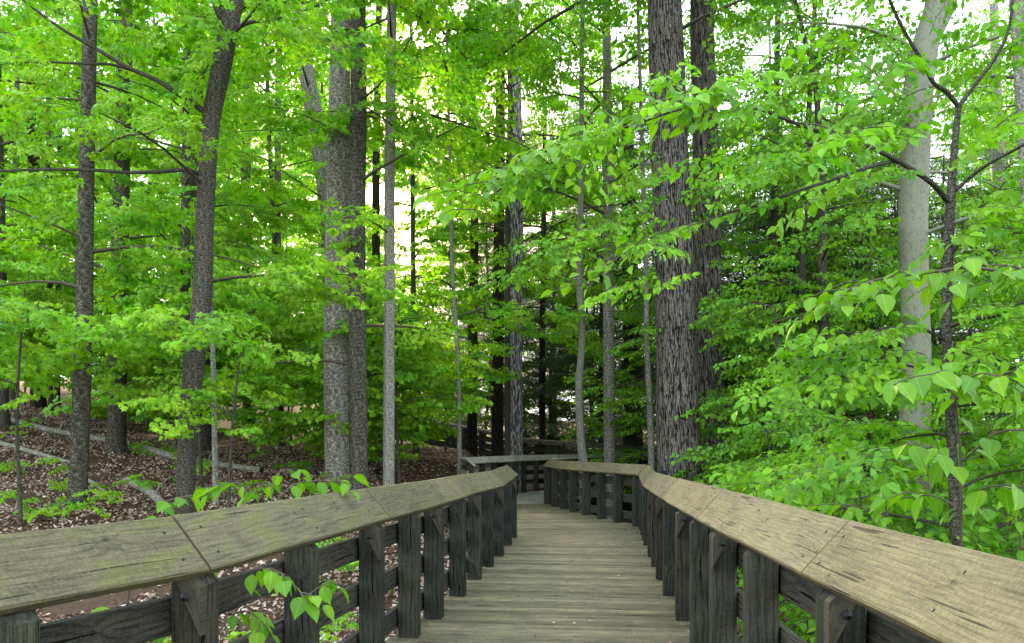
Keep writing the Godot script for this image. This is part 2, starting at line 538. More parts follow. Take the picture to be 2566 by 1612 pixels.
# one railing along nodes [x, ahead, inner cap height, outer cap height, deck height]; out_side: +1 outward is to the right of travel, -1 to the left
func railing(called: String, label: String, group: String, nodes: Array, posts: Array, out_side: int, caps: Array, brackets: bool, planks := "rails") -> Node3D:
	var pts := []
	for n in nodes:
		pts.append(Vector2(n[0], n[1]))
	var o := thing(called, label, "railing", Vector3(pts[0].x, nodes[0][4], -pts[0].y), group)
	var nn := pts.size()
	var outs := []      # outward horizontal normal at each node (averaged)
	for i in nn:
		var d := Vector2.ZERO
		if i > 0: d += (pts[i] - pts[i - 1]).normalized()
		if i < nn - 1: d += (pts[i + 1] - pts[i]).normalized()
		d = d.normalized()
		outs.append(Vector2(d.y, -d.x) * out_side)
	var total := [0.0]
	for i in nn - 1:
		total.append(total[-1] + pts[i].distance_to(pts[i + 1]))
	# cap boards, one for each stretch between nodes
	for i in nn - 1:
		var f := Faces.new()
		var rings := []
		var us := []
		var length: float = pts[i].distance_to(pts[i + 1])
		var segs := 8 if pts[i].y < 9.0 else 3
		var lift := rng.randf_range(0.0, 0.004)
		var off := Vector2(rng.randf(), rng.randf() * 0.05)
		for k in segs + 1:
			var t := float(k) / segs
			var tt := t
			if k == 0: tt = 0.006 / length
			if k == segs: tt = 1.0 - 0.006 / length
			var p: Vector2 = pts[i].lerp(pts[i + 1], tt)
			var out: Vector2 = outs[i].lerp(outs[i + 1], tt).normalized()
			var hin: float = lerpf(nodes[i][2], nodes[i + 1][2], tt) + lift
			var hout: float = lerpf(nodes[i][3], nodes[i + 1][3], tt) + lift
			var w := 0.165
			if k > 0 and k < segs:
				hin += rng.randf_range(-0.003, 0.003)
				p += out * rng.randf_range(-0.003, 0.003)
			p -= out * 0.012
			var a := Vector3(p.x, hin, -p.y)
			var b := Vector3(p.x + out.x * w, hout, -(p.y + out.y * w))
			var e := (b - a).normalized()
			var dn := Vector3(out.x, 0, -out.y)
			var down := (e * e.dot(Vector3.UP) - Vector3.UP).normalized()
			var th := 0.042
			var ch := 0.006
			rings.append([a + e * ch, b - e * ch, b + down * ch, b + down * (th - ch), b + down * th - e * ch, a + down * th + e * ch, a + down * (th - ch), a + down * ch])
			us.append(length * t)
		part("cap_board", sweep(rings, us, off).commit(), caps[(i + (1 if nn % 2 == 0 else 0)) % caps.size()], o)
		if pts[i].y < 8.0:
			var cap := o.get_child(o.get_child_count() - 1) as Node3D
			for e in [0.05, 0.5, 0.95]:
				for w in [0.24, 0.72]:
					var pp: Vector2 = pts[i].lerp(pts[i + 1], e + rng.randf_range(-0.01, 0.01))
					var oo: Vector2 = outs[i].lerp(outs[i + 1], e).normalized()
					pp += oo * (0.165 * w - 0.012)
					var y: float = lerpf(lerpf(nodes[i][2], nodes[i + 1][2], e), lerpf(nodes[i][3], nodes[i + 1][3], e), w) + lift
					var sl: float = (nodes[i][3] - nodes[i][2]) / 0.165
					var nrm := Vector3(-oo.x * sl, 1.0, oo.y * sl).normalized()
					var tb := Tube.new()
					var c := Vector3(pp.x, y, -pp.y)
					tb.add([c - nrm * 0.006, c + nrm * 0.0025], [0.006, 0.005], 8)
					var nh := MeshInstance3D.new()
					nh.name = "screw_head"
					nh.mesh = tb.commit()
					nh.material_override = M.iron
					cap.add_child(nh, true)
	# where along the line is a given arc length
	var at_len := func(s: float) -> Array:
		for i in nn - 1:
			if s <= total[i + 1] or i == nn - 2:
				var t: float = clampf((s - total[i]) / (total[i + 1] - total[i]), 0.0, 1.0)
				var d: Vector2 = (pts[i + 1] - pts[i]).normalized()
				return [pts[i].lerp(pts[i + 1], t), d, Vector2(d.y, -d.x) * out_side, lerpf(nodes[i][2], nodes[i + 1][2], t), lerpf(nodes[i][3], nodes[i + 1][3], t), lerpf(nodes[i][4], nodes[i + 1][4], t)]
		return []
	var k := 0
	for s in posts:
		var r: Array = at_len.call(s)
		var p: Vector2 = r[0]
		var d: Vector2 = r[1]
		var out: Vector2 = r[2]
		var slope: float = (r[4] - r[3]) / 0.165
		var wide := rng.randf_range(0.125, 0.14)
		var thick := rng.randf_range(0.088, 0.095)
		var f := Faces.new()
		var rings := []
		var c0 := p + out * (wide / 2.0)
		for lev in 2:
			var ring := []
			for q in chamfered(wide, thick, 0.006):
				var pl: Vector2 = c0 + out * q.x + d * q.y
				var y: float = r[5] + 0.002 if lev == 0 else r[3] - 0.045 + (q.x + wide / 2.0) * slope * 0.86 - 0.006
				ring.append(Vector3(pl.x, y, -pl.y))
			rings.append(ring)
		part("post", sweep(rings, [0.0, 0.9], Vector2(rng.randf(), rng.randf() * 0.4)).commit(), M.posts[rng.randi() % M.posts.size()], o)
		if brackets and k % 2 == 1:
			# a triangular block under the slanting cap, on the face of the post towards the start of the rail
			var tri := [Vector2(-0.004, -0.05), Vector2(-0.004, -0.22), Vector2(0.145, 0.145 * slope - 0.075)]
			var rg := []
			for side in 2:
				var ring := []
				for q in tri:
					var pl: Vector2 = p + out * (q.x) - d * (thick / 2.0 + 0.002 + side * 0.04)
					ring.append(Vector3(pl.x, r[3] + q.y, -pl.y))
				rg.append(ring)
			var br := part("bracket", sweep(rg, [0.0, 0.04], Vector2(rng.randf(), rng.randf())).commit(), M.bracket[k % 2], o)
			if p.y < 6.0:
				var bolt := Tube.new()
				var bp: Vector2 = p + out * 0.05 - d * (thick / 2.0 + 0.04)
				var bq: Vector2 = bp - d * 0.016
				bolt.add([Vector3(bp.x, r[3] - 0.085, -bp.y), Vector3(bq.x, r[3] - 0.085, -bq.y)], [0.016, 0.013], 8)
				var bm := MeshInstance3D.new()
				bm.name = "bolt"
				bm.mesh = bolt.commit()
				bm.material_override = M.iron
				br.add_child(bm, true)
		k += 1
	# rail planks on the outer face of the posts
	for lv in [[0.065, 0.2], [0.345, 0.48], [0.62, 0.755]]:
		for i in nn - 1:
			var o0: Vector2 = outs[i] * 0.165
			var o1: Vector2 = outs[i + 1] * 0.165
			var p0: Vector2 = pts[i] + o0
			var p1: Vector2 = pts[i + 1] + o1
			var dd: Vector2 = (p1 - p0).normalized() * 0.004
			var wob := rng.randf_range(-0.012, 0.012)
			var y0: float = nodes[i][4] + (lv[0] + lv[1]) / 2.0 + wob
			var y1: float = nodes[i + 1][4] + (lv[0] + lv[1]) / 2.0 + wob
			part("rail_plank", bar(Vector3(p0.x + dd.x, y0, -p0.y - dd.y), Vector3(p1.x - dd.x, y1, -p1.y + dd.y), 0.038, lv[1] - lv[0], 0.004, Vector3.UP, 2, 0.002), M[planks][i % 2], o)
	return o

func every(first: float, last: float, step: float) -> Array:
	var out := []
	var n := maxi(1, roundi((last - first) / step))
	for i in n + 1:
		out.append(lerpf(first, last, float(i) / n) + (0.0 if i == 0 or i == n else rng.randf_range(-0.04, 0.04)))
	return out

func make_boardwalk() -> void:
	var p := func(x0: float, z0: float, x1: float, z1: float, y := 0.0) -> Array:
		return [Vector2(x0, z0), Vector2(x1, z1), y]
	deck("boardwalk_path", [
		p.call(-2.25, 0.3, 1.03, 0.0), p.call(-1.25, 2.75, 1.16, 2.45), p.call(-0.92, 4.63, 1.29, 4.38), p.call(-0.68, 5.87, 1.42, 5.66),
		p.call(-0.48, 7.42, 1.56, 7.18), p.call(-0.27, 9.13, 1.78, 8.88), p.call(-0.12, 10.62, 1.97, 10.38), p.call(-0.23, 12.0, 2.19, 12.2),
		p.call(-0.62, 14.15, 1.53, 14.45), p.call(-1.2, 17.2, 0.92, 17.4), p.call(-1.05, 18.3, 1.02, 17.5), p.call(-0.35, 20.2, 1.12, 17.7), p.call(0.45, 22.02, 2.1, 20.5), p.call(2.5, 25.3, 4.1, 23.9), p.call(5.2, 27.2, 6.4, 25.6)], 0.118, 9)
	deck("boardwalk_ramp", [p.call(6.3, 28.4, 6.5, 26.7, 0.1), p.call(3.9, 28.6, 3.9, 26.6, 0.28), p.call(0.5, 30.0, 0.35, 28.1, 0.52), p.call(-0.2, 31.4, -0.35, 29.6, 0.75), p.call(-2.0, 33.0, -2.2, 31.1, 1.12), p.call(-4.4, 34.6, -4.8, 32.7, 1.55)], 0.118)
	# the rail with mossy caps, from the camera to the first bend
	var a := [[-1.72, 1.2, 0.85, 1.03, 0.0], [-1.062, 2.694, 0.85, 1.035, 0.0], [-0.736, 4.61, 0.85, 1.03, 0.0], [-0.50, 5.85, 0.855, 1.025, 0.0], [-0.30, 7.4, 0.85, 1.02, 0.0], [-0.09, 9.1, 0.825, 1.0, 0.0], [0.08, 11.0, 0.88, 1.02, 0.0]]
	var base := 1.633
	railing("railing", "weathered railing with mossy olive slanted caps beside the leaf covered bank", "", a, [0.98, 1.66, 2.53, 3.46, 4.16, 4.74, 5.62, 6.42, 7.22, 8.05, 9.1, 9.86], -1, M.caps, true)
	var a3 := [[-0.80, 16.75, 0.88, 1.02, 0.0], [-1.02, 17.36, 0.9, 1.04, 0.0], [0.57, 21.9, 0.9, 1.05, 0.0], [2.6, 25.2, 0.9, 1.04, 0.0], [5.1, 27.4, 0.92, 1.06, 0.03]]
	railing("railing", "pale grey capped railing crossing in front of the shaggy pale trunk", "", a3, every(0.15, 12.2, 0.82), -1, M.caps_grey_lit, false, "rails_pale")
	var b := [[0.93, 1.0, 0.85, 1.03, 0.0], [0.985, 2.6, 0.85, 1.032, 0.0], [1.11, 4.6, 0.845, 1.03, 0.0], [1.33, 6.95, 0.825, 1.0, 0.0], [1.72, 10.1, 0.77, 0.95, 0.0], [1.99, 12.1, 0.84, 1.0, 0.0]]
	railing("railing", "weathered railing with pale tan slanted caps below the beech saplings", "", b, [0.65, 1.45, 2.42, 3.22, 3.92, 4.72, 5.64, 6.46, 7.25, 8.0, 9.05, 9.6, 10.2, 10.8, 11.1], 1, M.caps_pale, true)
	var b2 := [[1.98, 12.16, 0.84, 1.0, 0.0], [1.35, 14.2, 0.84, 1.0, 0.0], [0.95, 15.9, 0.83, 0.99, 0.0], [0.70, 17.3, 0.85, 1.02, 0.0]]
	railing("railing", "slatted railing with tan caps curving inward in front of the big oak", "", b2, every(0.15, 5.2, 0.72), 1, M.caps_pale, false)
	var b3 := [[0.75, 17.36, 0.85, 1.02, 0.0], [1.9, 20.45, 0.86, 1.02, 0.0], [3.95, 23.75, 0.87, 1.03, 0.0], [6.2, 25.45, 0.87, 1.03, 0.0]]
	railing("railing", "partly hidden railing running behind the slatted tan capped bend", "", b3, every(0.2, 9.6, 0.82), 1, M.caps_grey_lit, false, "rails_pale")
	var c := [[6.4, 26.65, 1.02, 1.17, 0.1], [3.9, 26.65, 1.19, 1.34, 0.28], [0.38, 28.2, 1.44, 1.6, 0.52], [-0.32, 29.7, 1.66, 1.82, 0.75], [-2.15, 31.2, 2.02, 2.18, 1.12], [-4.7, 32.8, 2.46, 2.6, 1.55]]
	railing("railing", "dark railing of the ramp climbing the wooded slope beyond the pale trunk", "", c, every(0.3, 12.6, 0.85), -1, M.caps_grey_lit, false)  # lightened cap wood offsets the hemlock shade over the ramp
	var c2 := [[6.2, 28.3, 1.02, 1.17, 0.1], [3.9, 28.5, 1.19, 1.34, 0.28], [0.6, 29.9, 1.44, 1.6, 0.52], [-0.15, 31.3, 1.66, 1.82, 0.75], [-2.0, 32.9, 2.02, 2.18, 1.12], [-4.3, 34.5, 2.46, 2.6, 1.55]]
	railing("railing", "rear railing of the ramp climbing the slope under the hemlocks", "", c2, every(0.3, 12.4, 0.85), 1, M.caps_pale, false)

# ---------------------------------------------------------------- leaves and sprays
func maple_leaf(f: Faces, o: Vector3, ax: Vector3, side: Vector3, size: float, col: Color, fine: bool) -> void:
	var up := side.cross(ax).normalized()
	var outline := [Vector2(0, 0), Vector2(0.04, 0.3), Vector2(0.12, 0.52), Vector2(0.36, 0.30), Vector2(0.66, 0.50), Vector2(0.60, 0.17), Vector2(1.0, 0.0)] if fine else [Vector2(0, 0), Vector2(0.1, 0.46), Vector2(0.36, 0.26), Vector2(0.64, 0.44), Vector2(1.0, 0.0)]
	var c := o + ax * size * 0.36 + up * size * 0.05
	for s: float in [-1.0, 1.0]:
		for i in outline.size() - 1:
			var p: Vector2 = outline[i]
			var q: Vector2 = outline[i + 1]
			var a := o + (ax * p.x + side * p.y * s - up * (p.y * p.y * 0.28 + p.x * p.x * 0.12)) * size
			var b := o + (ax * q.x + side * q.y * s - up * (q.y * q.y * 0.28 + q.x * q.x * 0.12)) * size
			if s > 0:
				f.tri(c, b, a, Vector2.ZERO, Vector2.ZERO, Vector2.ZERO, col)
			else:
				f.tri(c, a, b, Vector2.ZERO, Vector2.ZERO, Vector2.ZERO, col)

func beech_leaf(f: Faces, o: Vector3, ax: Vector3, side: Vector3, size: float, col: Color, prof: Array) -> void:
	var up := side.cross(ax).normalized()
	for s: float in [-1.0, 1.0]:
		for i in prof.size() - 1:
			var p: Vector2 = prof[i]
			var q: Vector2 = prof[i + 1]
			var m0 := o + (ax * p.x - up * p.x * p.x * 0.16) * size
			var m1 := o + (ax * q.x - up * q.x * q.x * 0.16) * size
			var a := m0 + (side * p.y * s + up * p.y * 0.28) * size
			var b := m1 + (side * q.y * s + up * q.y * 0.28) * size
			var vm := 0.5
			var va := 0.5 + s * p.y * 1.35
			var vb := 0.5 + s * q.y * 1.35
			if s > 0:
				f.tri(m0, m1, b, Vector2(p.x, vm), Vector2(q.x, vm), Vector2(q.x, vb), col)
				f.tri(m0, b, a, Vector2(p.x, vm), Vector2(q.x, vb), Vector2(p.x, va), col)
			else:
				f.tri(m0, b, m1, Vector2(p.x, vm), Vector2(q.x, vb), Vector2(q.x, vm), col)
				f.tri(m0, a, b, Vector2(p.x, vm), Vector2(p.x, va), Vector2(q.x, vb), col)

const BEECH_FINE := [Vector2(0, 0.01), Vector2(0.08, 0.17), Vector2(0.22, 0.29), Vector2(0.40, 0.33), Vector2(0.58, 0.28), Vector2(0.75, 0.17), Vector2(0.88, 0.07), Vector2(1.0, 0.0)]
const BEECH_PLAIN := [Vector2(0, 0.0), Vector2(0.25, 0.30), Vector2(0.6, 0.27), Vector2(1.0, 0.0)]

# a spray: a twig about 0.7 m long in the x direction with its leaves spread in one drooping layer
func make_spray(kind: String, fine: bool) -> ArrayMesh:
	var f := Faces.new()
	f.tinted = true
	var tw := Tube.new()
	var twigs := []
	var L := 0.75
	var main := []
	for i in 5:
		var t := i / 4.0
		main.append(Vector3(t * L, -0.10 * t * t + 0.02 * sin(t * 5.0), 0.03 * sin(t * 4.0 + rng.randf() * 3.0)))
	twigs.append(main)
	var pairs := 5 if kind != "hemlock" else 9
	for i in pairs:
		var t := 0.12 + 0.78 * i / pairs
		for s: float in [-1.0, 1.0]:
			var o := Vector3(t * L, -0.10 * t * t, 0)
			var l := (0.42 - 0.30 * t) * rng.randf_range(0.7, 1.2)
			var an := deg_to_rad(rng.randf_range(38, 62)) * s
			var d := Vector3(cos(an), rng.randf_range(-0.15, 0.1), sin(an)).normalized()
			twigs.append([o, o + d * l * 0.5 + Vector3(0, 0.01, 0), o + d * l + Vector3(0, -0.05 * l / 0.4, 0)])
	for k in twigs.size():
		var t: Array = twigs[k]
		if kind != "hemlock" or k == 0:
			var rad := []
			for i in t.size(): rad.append(lerpf(0.0035 if k == 0 else 0.002, 0.001, float(i) / (t.size() - 1)))
			tw.add(t, rad, 3, null, 0.0, 1.0, 0.6, 1.0, false)
		if kind == "hemlock":
			# needles as narrow blades along the twig
			for i in t.size() - 1:
				var a: Vector3 = t[i]
				var b: Vector3 = t[i + 1]
				var d := (b - a).normalized()
				var sd := d.cross(Vector3.UP).normalized()
				var n := maxi(3, int(a.distance_to(b) / 0.016))
				for j in n:
					var p := a.lerp(b, (j + rng.randf()) / n)
					for s: float in [-1.0, 1.0]:
						var tip: Vector3 = p + (sd * s + d * 0.45 + Vector3(0, rng.randf_range(-0.3, 0.2), 0)) * rng.randf_range(0.018, 0.03)
						var cc := rng.randf_range(0.7, 1.25)
						f.tri(p - d * 0.006, tip, p + d * 0.007, Vector2.ZERO, Vector2.ZERO, Vector2.ZERO, Color(cc, cc, cc))
			continue
		var length := 0.0
		for i in t.size() - 1: length += t[i].distance_to(t[i + 1])
		var step := 0.125 if kind == "maple" else 0.075
		var n := maxi(1, int(length / step))
		for j in n:
			var tt := (j + 0.6) / n
			var at := tt * (t.size() - 1)
			var i := mini(int(at), t.size() - 2)
			var p: Vector3 = t[i].lerp(t[i + 1], at - i)
			var d: Vector3 = (t[i + 1] - t[i]).normalized()
			var sides := [-1.0, 1.0] if kind == "maple" else [-1.0 if j % 2 == 0 else 1.0]
			if j == n - 1: sides = [-1.0, 0.0, 1.0] if kind == "maple" else [0.0, -1.0]
			for s: float in sides:
				if rng.randf() < 0.08: continue
				var yaw: float = s * deg_to_rad(rng.randf_range(40, 75)) + rng.randf_range(-0.2, 0.2)
				var ax := d.rotated(Vector3.UP, -yaw)
				ax.y = 0
				ax = ax.normalized()
				var droop := deg_to_rad(rng.randf_range(0, 62))
				ax = (ax * cos(droop) + Vector3.DOWN * sin(droop)).normalized()
				var sd := ax.cross(Vector3.UP).normalized().rotated(ax, deg_to_rad(rng.randfn(0, 34)))
				var b := rng.randf_range(0.72, 1.28)
				var yl := rng.randf_range(0.85, 1.2)
				var col := Color(b * yl, b, b * rng.randf_range(0.7, 1.3))
				if kind == "maple":
					maple_leaf(f, p + ax * 0.03, ax, sd, rng.randf_range(0.07, 0.115), col, fine)
				else:
					beech_leaf(f, p + ax * 0.008, ax, sd, rng.randf_range(0.065, 0.105), col, BEECH_PLAIN)
	var m := f.commit(null, M.needle if kind == "hemlock" else M.leaf)
	tw.commit(m, M.twig)
	return m

func make_sprays() -> void:
	for i in 4:
		SPRAY.get_or_add("maple", []).append(make_spray("maple", true))
		SPRAY.get_or_add("maple_far", []).append(make_spray("maple", false))
		SPRAY.get_or_add("beech", []).append(make_spray("beech", true))
		SPRAY.get_or_add("hemlock", []).append(make_spray("hemlock", true))
	for i in 3:
		var f := Faces.new()
		beech_leaf(f, Vector3.ZERO, Vector3.RIGHT, Vector3.BACK.rotated(Vector3.RIGHT, rng.randf_range(-0.2, 0.2)), 1.0, Color.WHITE, BEECH_FINE)
		LEAF.append(f.commit())

# sprays collected for one crown
class Crown:
	var tone := 1.0
	var xf := []
	var col := []

func tint(kind: String) -> Color:
	var b := rng.randf_range(0.8, 1.2)
	match kind:
		"maple", "maple_far":
			return Color(0.165, 0.44, 0.025).lerp(Color(0.30, 0.54, 0.025), rng.randf()) * b
		"beech":
			return Color(0.12, 0.33, 0.02).lerp(Color(0.21, 0.45, 0.02), rng.randf()) * b
		_:
			return Color(0.035, 0.075, 0.03).lerp(Color(0.05, 0.10, 0.03), rng.randf()) * b

func put_spray(cr: Crown, kind: String, pos: Vector3, dir: Vector3, scale: float) -> void:
	var d := dir
	d.y = clampf(d.y * 0.4, -0.4, 0.3) + rng.randf_range(-0.25, 0.08)
	if absf(d.x) + absf(d.z) < 0.01: d.x = 1.0
	d = d.normalized()
	var side := d.cross(Vector3.UP).normalized().rotated(d, rng.randfn(0, 0.38))
	var up := side.cross(d).normalized()
	var b := Basis(d, up, side) * Basis.from_scale(Vector3.ONE * scale)
	cr.xf.append(Transform3D(b, pos))
	cr.col.append(tint(kind) * cr.tone)

# an opening in the wood towards the low sun: few twigs grow in it
func in_opening(p: Vector3) -> bool:
	var along := Vector3(-0.143, 0.302, -0.942)
	var d := p - Vector3(-2.2, 5.6, -14.0)
	var t := d.dot(along)
	if t < -4.0: return false
	return (d - along * t).length() < 0.42 + maxf(t, 0.0) * 0.022 and rng.randf() < 0.85

# within what the camera could see, with a margin of several metres
func wanted(p: Vector3) -> bool:
	var z := -p.z
	return z > -1.0 and absf(p.x) < 0.68 * z + 2.5 and p.y < 0.60 * z + 2.4

func add_crown(cr: Crown, kind: String, parent: Node3D, variants := 1) -> void:
	if cr.xf.is_empty(): return
	var meshes: Array = SPRAY[kind]
	var first := rng.randi() % meshes.size()
	for vnt in variants:
		var mine := []
		for i in cr.xf.size():
			if i % variants == vnt: mine.append(i)
		if mine.is_empty(): continue
		var mm := MultiMesh.new()
		mm.transform_format = MultiMesh.TRANSFORM_3D
		mm.use_colors = true
		mm.mesh = meshes[(first + vnt) % meshes.size()]
		mm.instance_count = mine.size()
		for i in mine.size():
			var t: Transform3D = cr.xf[mine[i]]
			t.origin -= parent.position
			mm.set_instance_transform(i, t)
			mm.set_instance_color(i, cr.col[mine[i]])
		var o := MultiMeshInstance3D.new()
		o.name = "foliage"
		o.multimesh = mm
		o.set_meta("kind", "stuff")
		parent.add_child(o, true)

# sprays along one limb, spread to both sides in a layer
func dress_limb(cr: Crown, kind: String, pts: Array, t0: float, spread: float, step: float, scale: float, hole := -0.2, whole := false) -> void:
	var length := 0.0
	for i in pts.size() - 1: length += pts[i].distance_to(pts[i + 1])
	var n := maxi(2, int(length * (1.0 - t0) / step))
	for j in n + 1:
		var t := t0 + (1.0 - t0) * (j + rng.randf() * 0.7 - 0.35) / n
		var at := clampf(t, 0.0, 0.9999) * (pts.size() - 1)
		var i := mini(int(at), pts.size() - 2)
		var p: Vector3 = pts[i].lerp(pts[i + 1], at - i)
		var d: Vector3 = (pts[i + 1] - pts[i]).normalized()
		var side := d.cross(Vector3.UP).normalized()
		for s: float in [-1.0, 0.0, 1.0]:
			var off: float = s * spread * (1.15 - 0.75 * t) * rng.randf_range(0.35, 1.0)
			var q := p + side * off + d * rng.randf_range(-0.2, 0.2) + Vector3(0, rng.randf_range(-0.26, 0.18) - absf(off) * 0.12, 0)
			if not (whole or wanted(q)) or in_opening(q) or noise_b.get_noise_3d(q.x * 22.0, q.y * 30.0, q.z * 22.0) < hole: continue
			put_spray(cr, kind, q, d + side * s * 0.9, scale * rng.randf_range(0.8, 1.2))

func limb_path(start: Vector3, az: float, length: float, rise: float, droop: float) -> Array:
	var out := []
	var d := Vector3(cos(az), 0, sin(az))
	var bend := rng.randf_range(-0.25, 0.25)
	for i in 6:
		var t := i / 5.0
		var dd := d.rotated(Vector3.UP, bend * t)
		out.append(start + dd * length * t + Vector3(0, length * (rise * t - droop * t * t), 0) + Vector3(rng.randf_range(-1, 1), rng.randf_range(-1, 1), rng.randf_range(-1, 1)) * 0.02 * length * t)
	return out

func along_trunk(pts: Array, y: float) -> Vector3:
	for i in pts.size() - 1:
		if pts[i + 1].y >= y:
			return pts[i].lerp(pts[i + 1], clampf((y - pts[i].y) / maxf(pts[i + 1].y - pts[i].y, 0.01), 0, 1))
	return pts[-1]

# a tree: trunk of given points and radii, the limbs told apart in the photograph, and a crown of random limbs between two heights
func tree(called: String, label: String, group: String, bark: String, pts: Array, radii: Array, limbs: Array, crown: Dictionary) -> Node3D:
	var foot: Vector3 = pts[0]
	var gy := ground_at(foot.x, -foot.z)
	var o := thing(called, label, "tree", Vector3(foot.x, gy, foot.z), group)
	var all := []
	var rr := []
	var down: Vector3 = (pts[0] - pts[1]).normalized()
	if foot.y > gy + 0.15:
		all.append(Vector3(foot.x + down.x * 0.3, gy - 0.15, foot.z))
		rr.append(radii[0] * 1.45)
		all.append(Vector3(foot.x + down.x * 0.2, minf(gy + 0.3, foot.y - 0.05), foot.z))
		rr.append(radii[0] * 1.12)
	else:
		all.append(Vector3(foot.x, gy - 0.2, foot.z))
		rr.append(radii[0] * 1.3)
		pts = pts.duplicate()
		pts[0] = Vector3(foot.x, gy + 0.3, foot.z)
	for i in pts.size():
		all.append(pts[i])
		rr.append(radii[i])
	var rise: float = crown.get("above", 4.0)
	var top_d: Vector3 = (all[-1] - all[-2]).normalized()
	if rise > 0.0:
		all.append(all[-1] + top_d * rise)
		rr.append(rr[-1] * 0.72)
	var big: bool = radii[0] > 0.13
	var tb := Tube.new()
	var fur: bool = bark in ["furrow", "shaggy"]
	tb.add(smooth_path(all, 7 if big else 4), smooth_radii(rr, 7 if big else 4), 40 if fur and big else (20 if big else 10), noise_b, 0.09 if fur else 0.07, 1.6 if fur else 0.35, 0.5 if big else 0.3, 5.0 if fur else 1.6)
	part("trunk", tb.commit(), M[bark], o, Vector3.ZERO)
	var kind: String = crown.get("kind", "maple")
	var cr := Crown.new()
	var scale: float = crown.get("scale", 1.0)
	cr.tone = crown.get("tone", 1.0)
	for l in limbs:
		var lp: Array = smooth_path(l[0], 4)
		var lr := []
		for i in lp.size(): lr.append(lerpf(l[1], l[2], float(i) / (lp.size() - 1)))
		var lt := Tube.new()
		lt.add(lp, lr, 8, noise_b, 0.1, 0.4, 0.3)
		part("limb", lt.commit(), M[crown.get("limb_bark", bark)], o, Vector3.ZERO)
		if crown.get("dress", true):
			dress_limb(cr, kind, lp, 0.35, 0.5, crown.get("dress_step", 0.34), scale * 0.9)
	var n: int = crown.get("n", 0)
	if n > 0:
		var h0: float = crown.h0
		var h1: float = crown.h1
		var R: float = crown.r
		var wood := Tube.new()
		var a0 := rng.randf() * TAU
		for i in n:
			var y := lerpf(h0, h1, (i + rng.randf()) / n)
			var st := along_trunk(all, y)
			var shape := 1.0 - 0.45 * pow(clampf((y - h0) / maxf(h1 - h0, 0.1), 0, 1), 1.5)
			var length := R * shape * rng.randf_range(0.65, 1.15)
			var hem := kind == "hemlock"
			var lp := limb_path(st, a0 + i * 2.39996 + rng.randf_range(-0.4, 0.4), length, rng.randf_range(-0.05, 0.15) if hem else rng.randf_range(0.1, 0.5), rng.randf_range(0.2, 0.4) if hem else rng.randf_range(0.1, 0.4))
			if crown.get("whole", false) or wanted(lp[3]) or wanted(lp[5]):
				var r0 := minf(0.012 * length + 0.004, radii[0] * 0.4)
				wood.add(lp, [r0, r0 * 0.8, r0 * 0.62, r0 * 0.48, r0 * 0.36, r0 * 0.2], 5, null, 0.0, 1.0, 0.3, 1.0, false)
				dress_limb(cr, kind, lp, crown.get("bare", 0.22), length * 0.30, crown.get("step", 0.42), scale, crown.get("hole", -0.12), crown.get("whole", false))
		if wood.v.size() > 0:
			var wn := part("branchwork", wood.commit(), M[crown.get("limb_bark", "twig")], o, Vector3.ZERO)
			wn.set_meta("kind", "stuff")
	add_crown(cr, kind, o, crown.get("variants", 1))
	return o

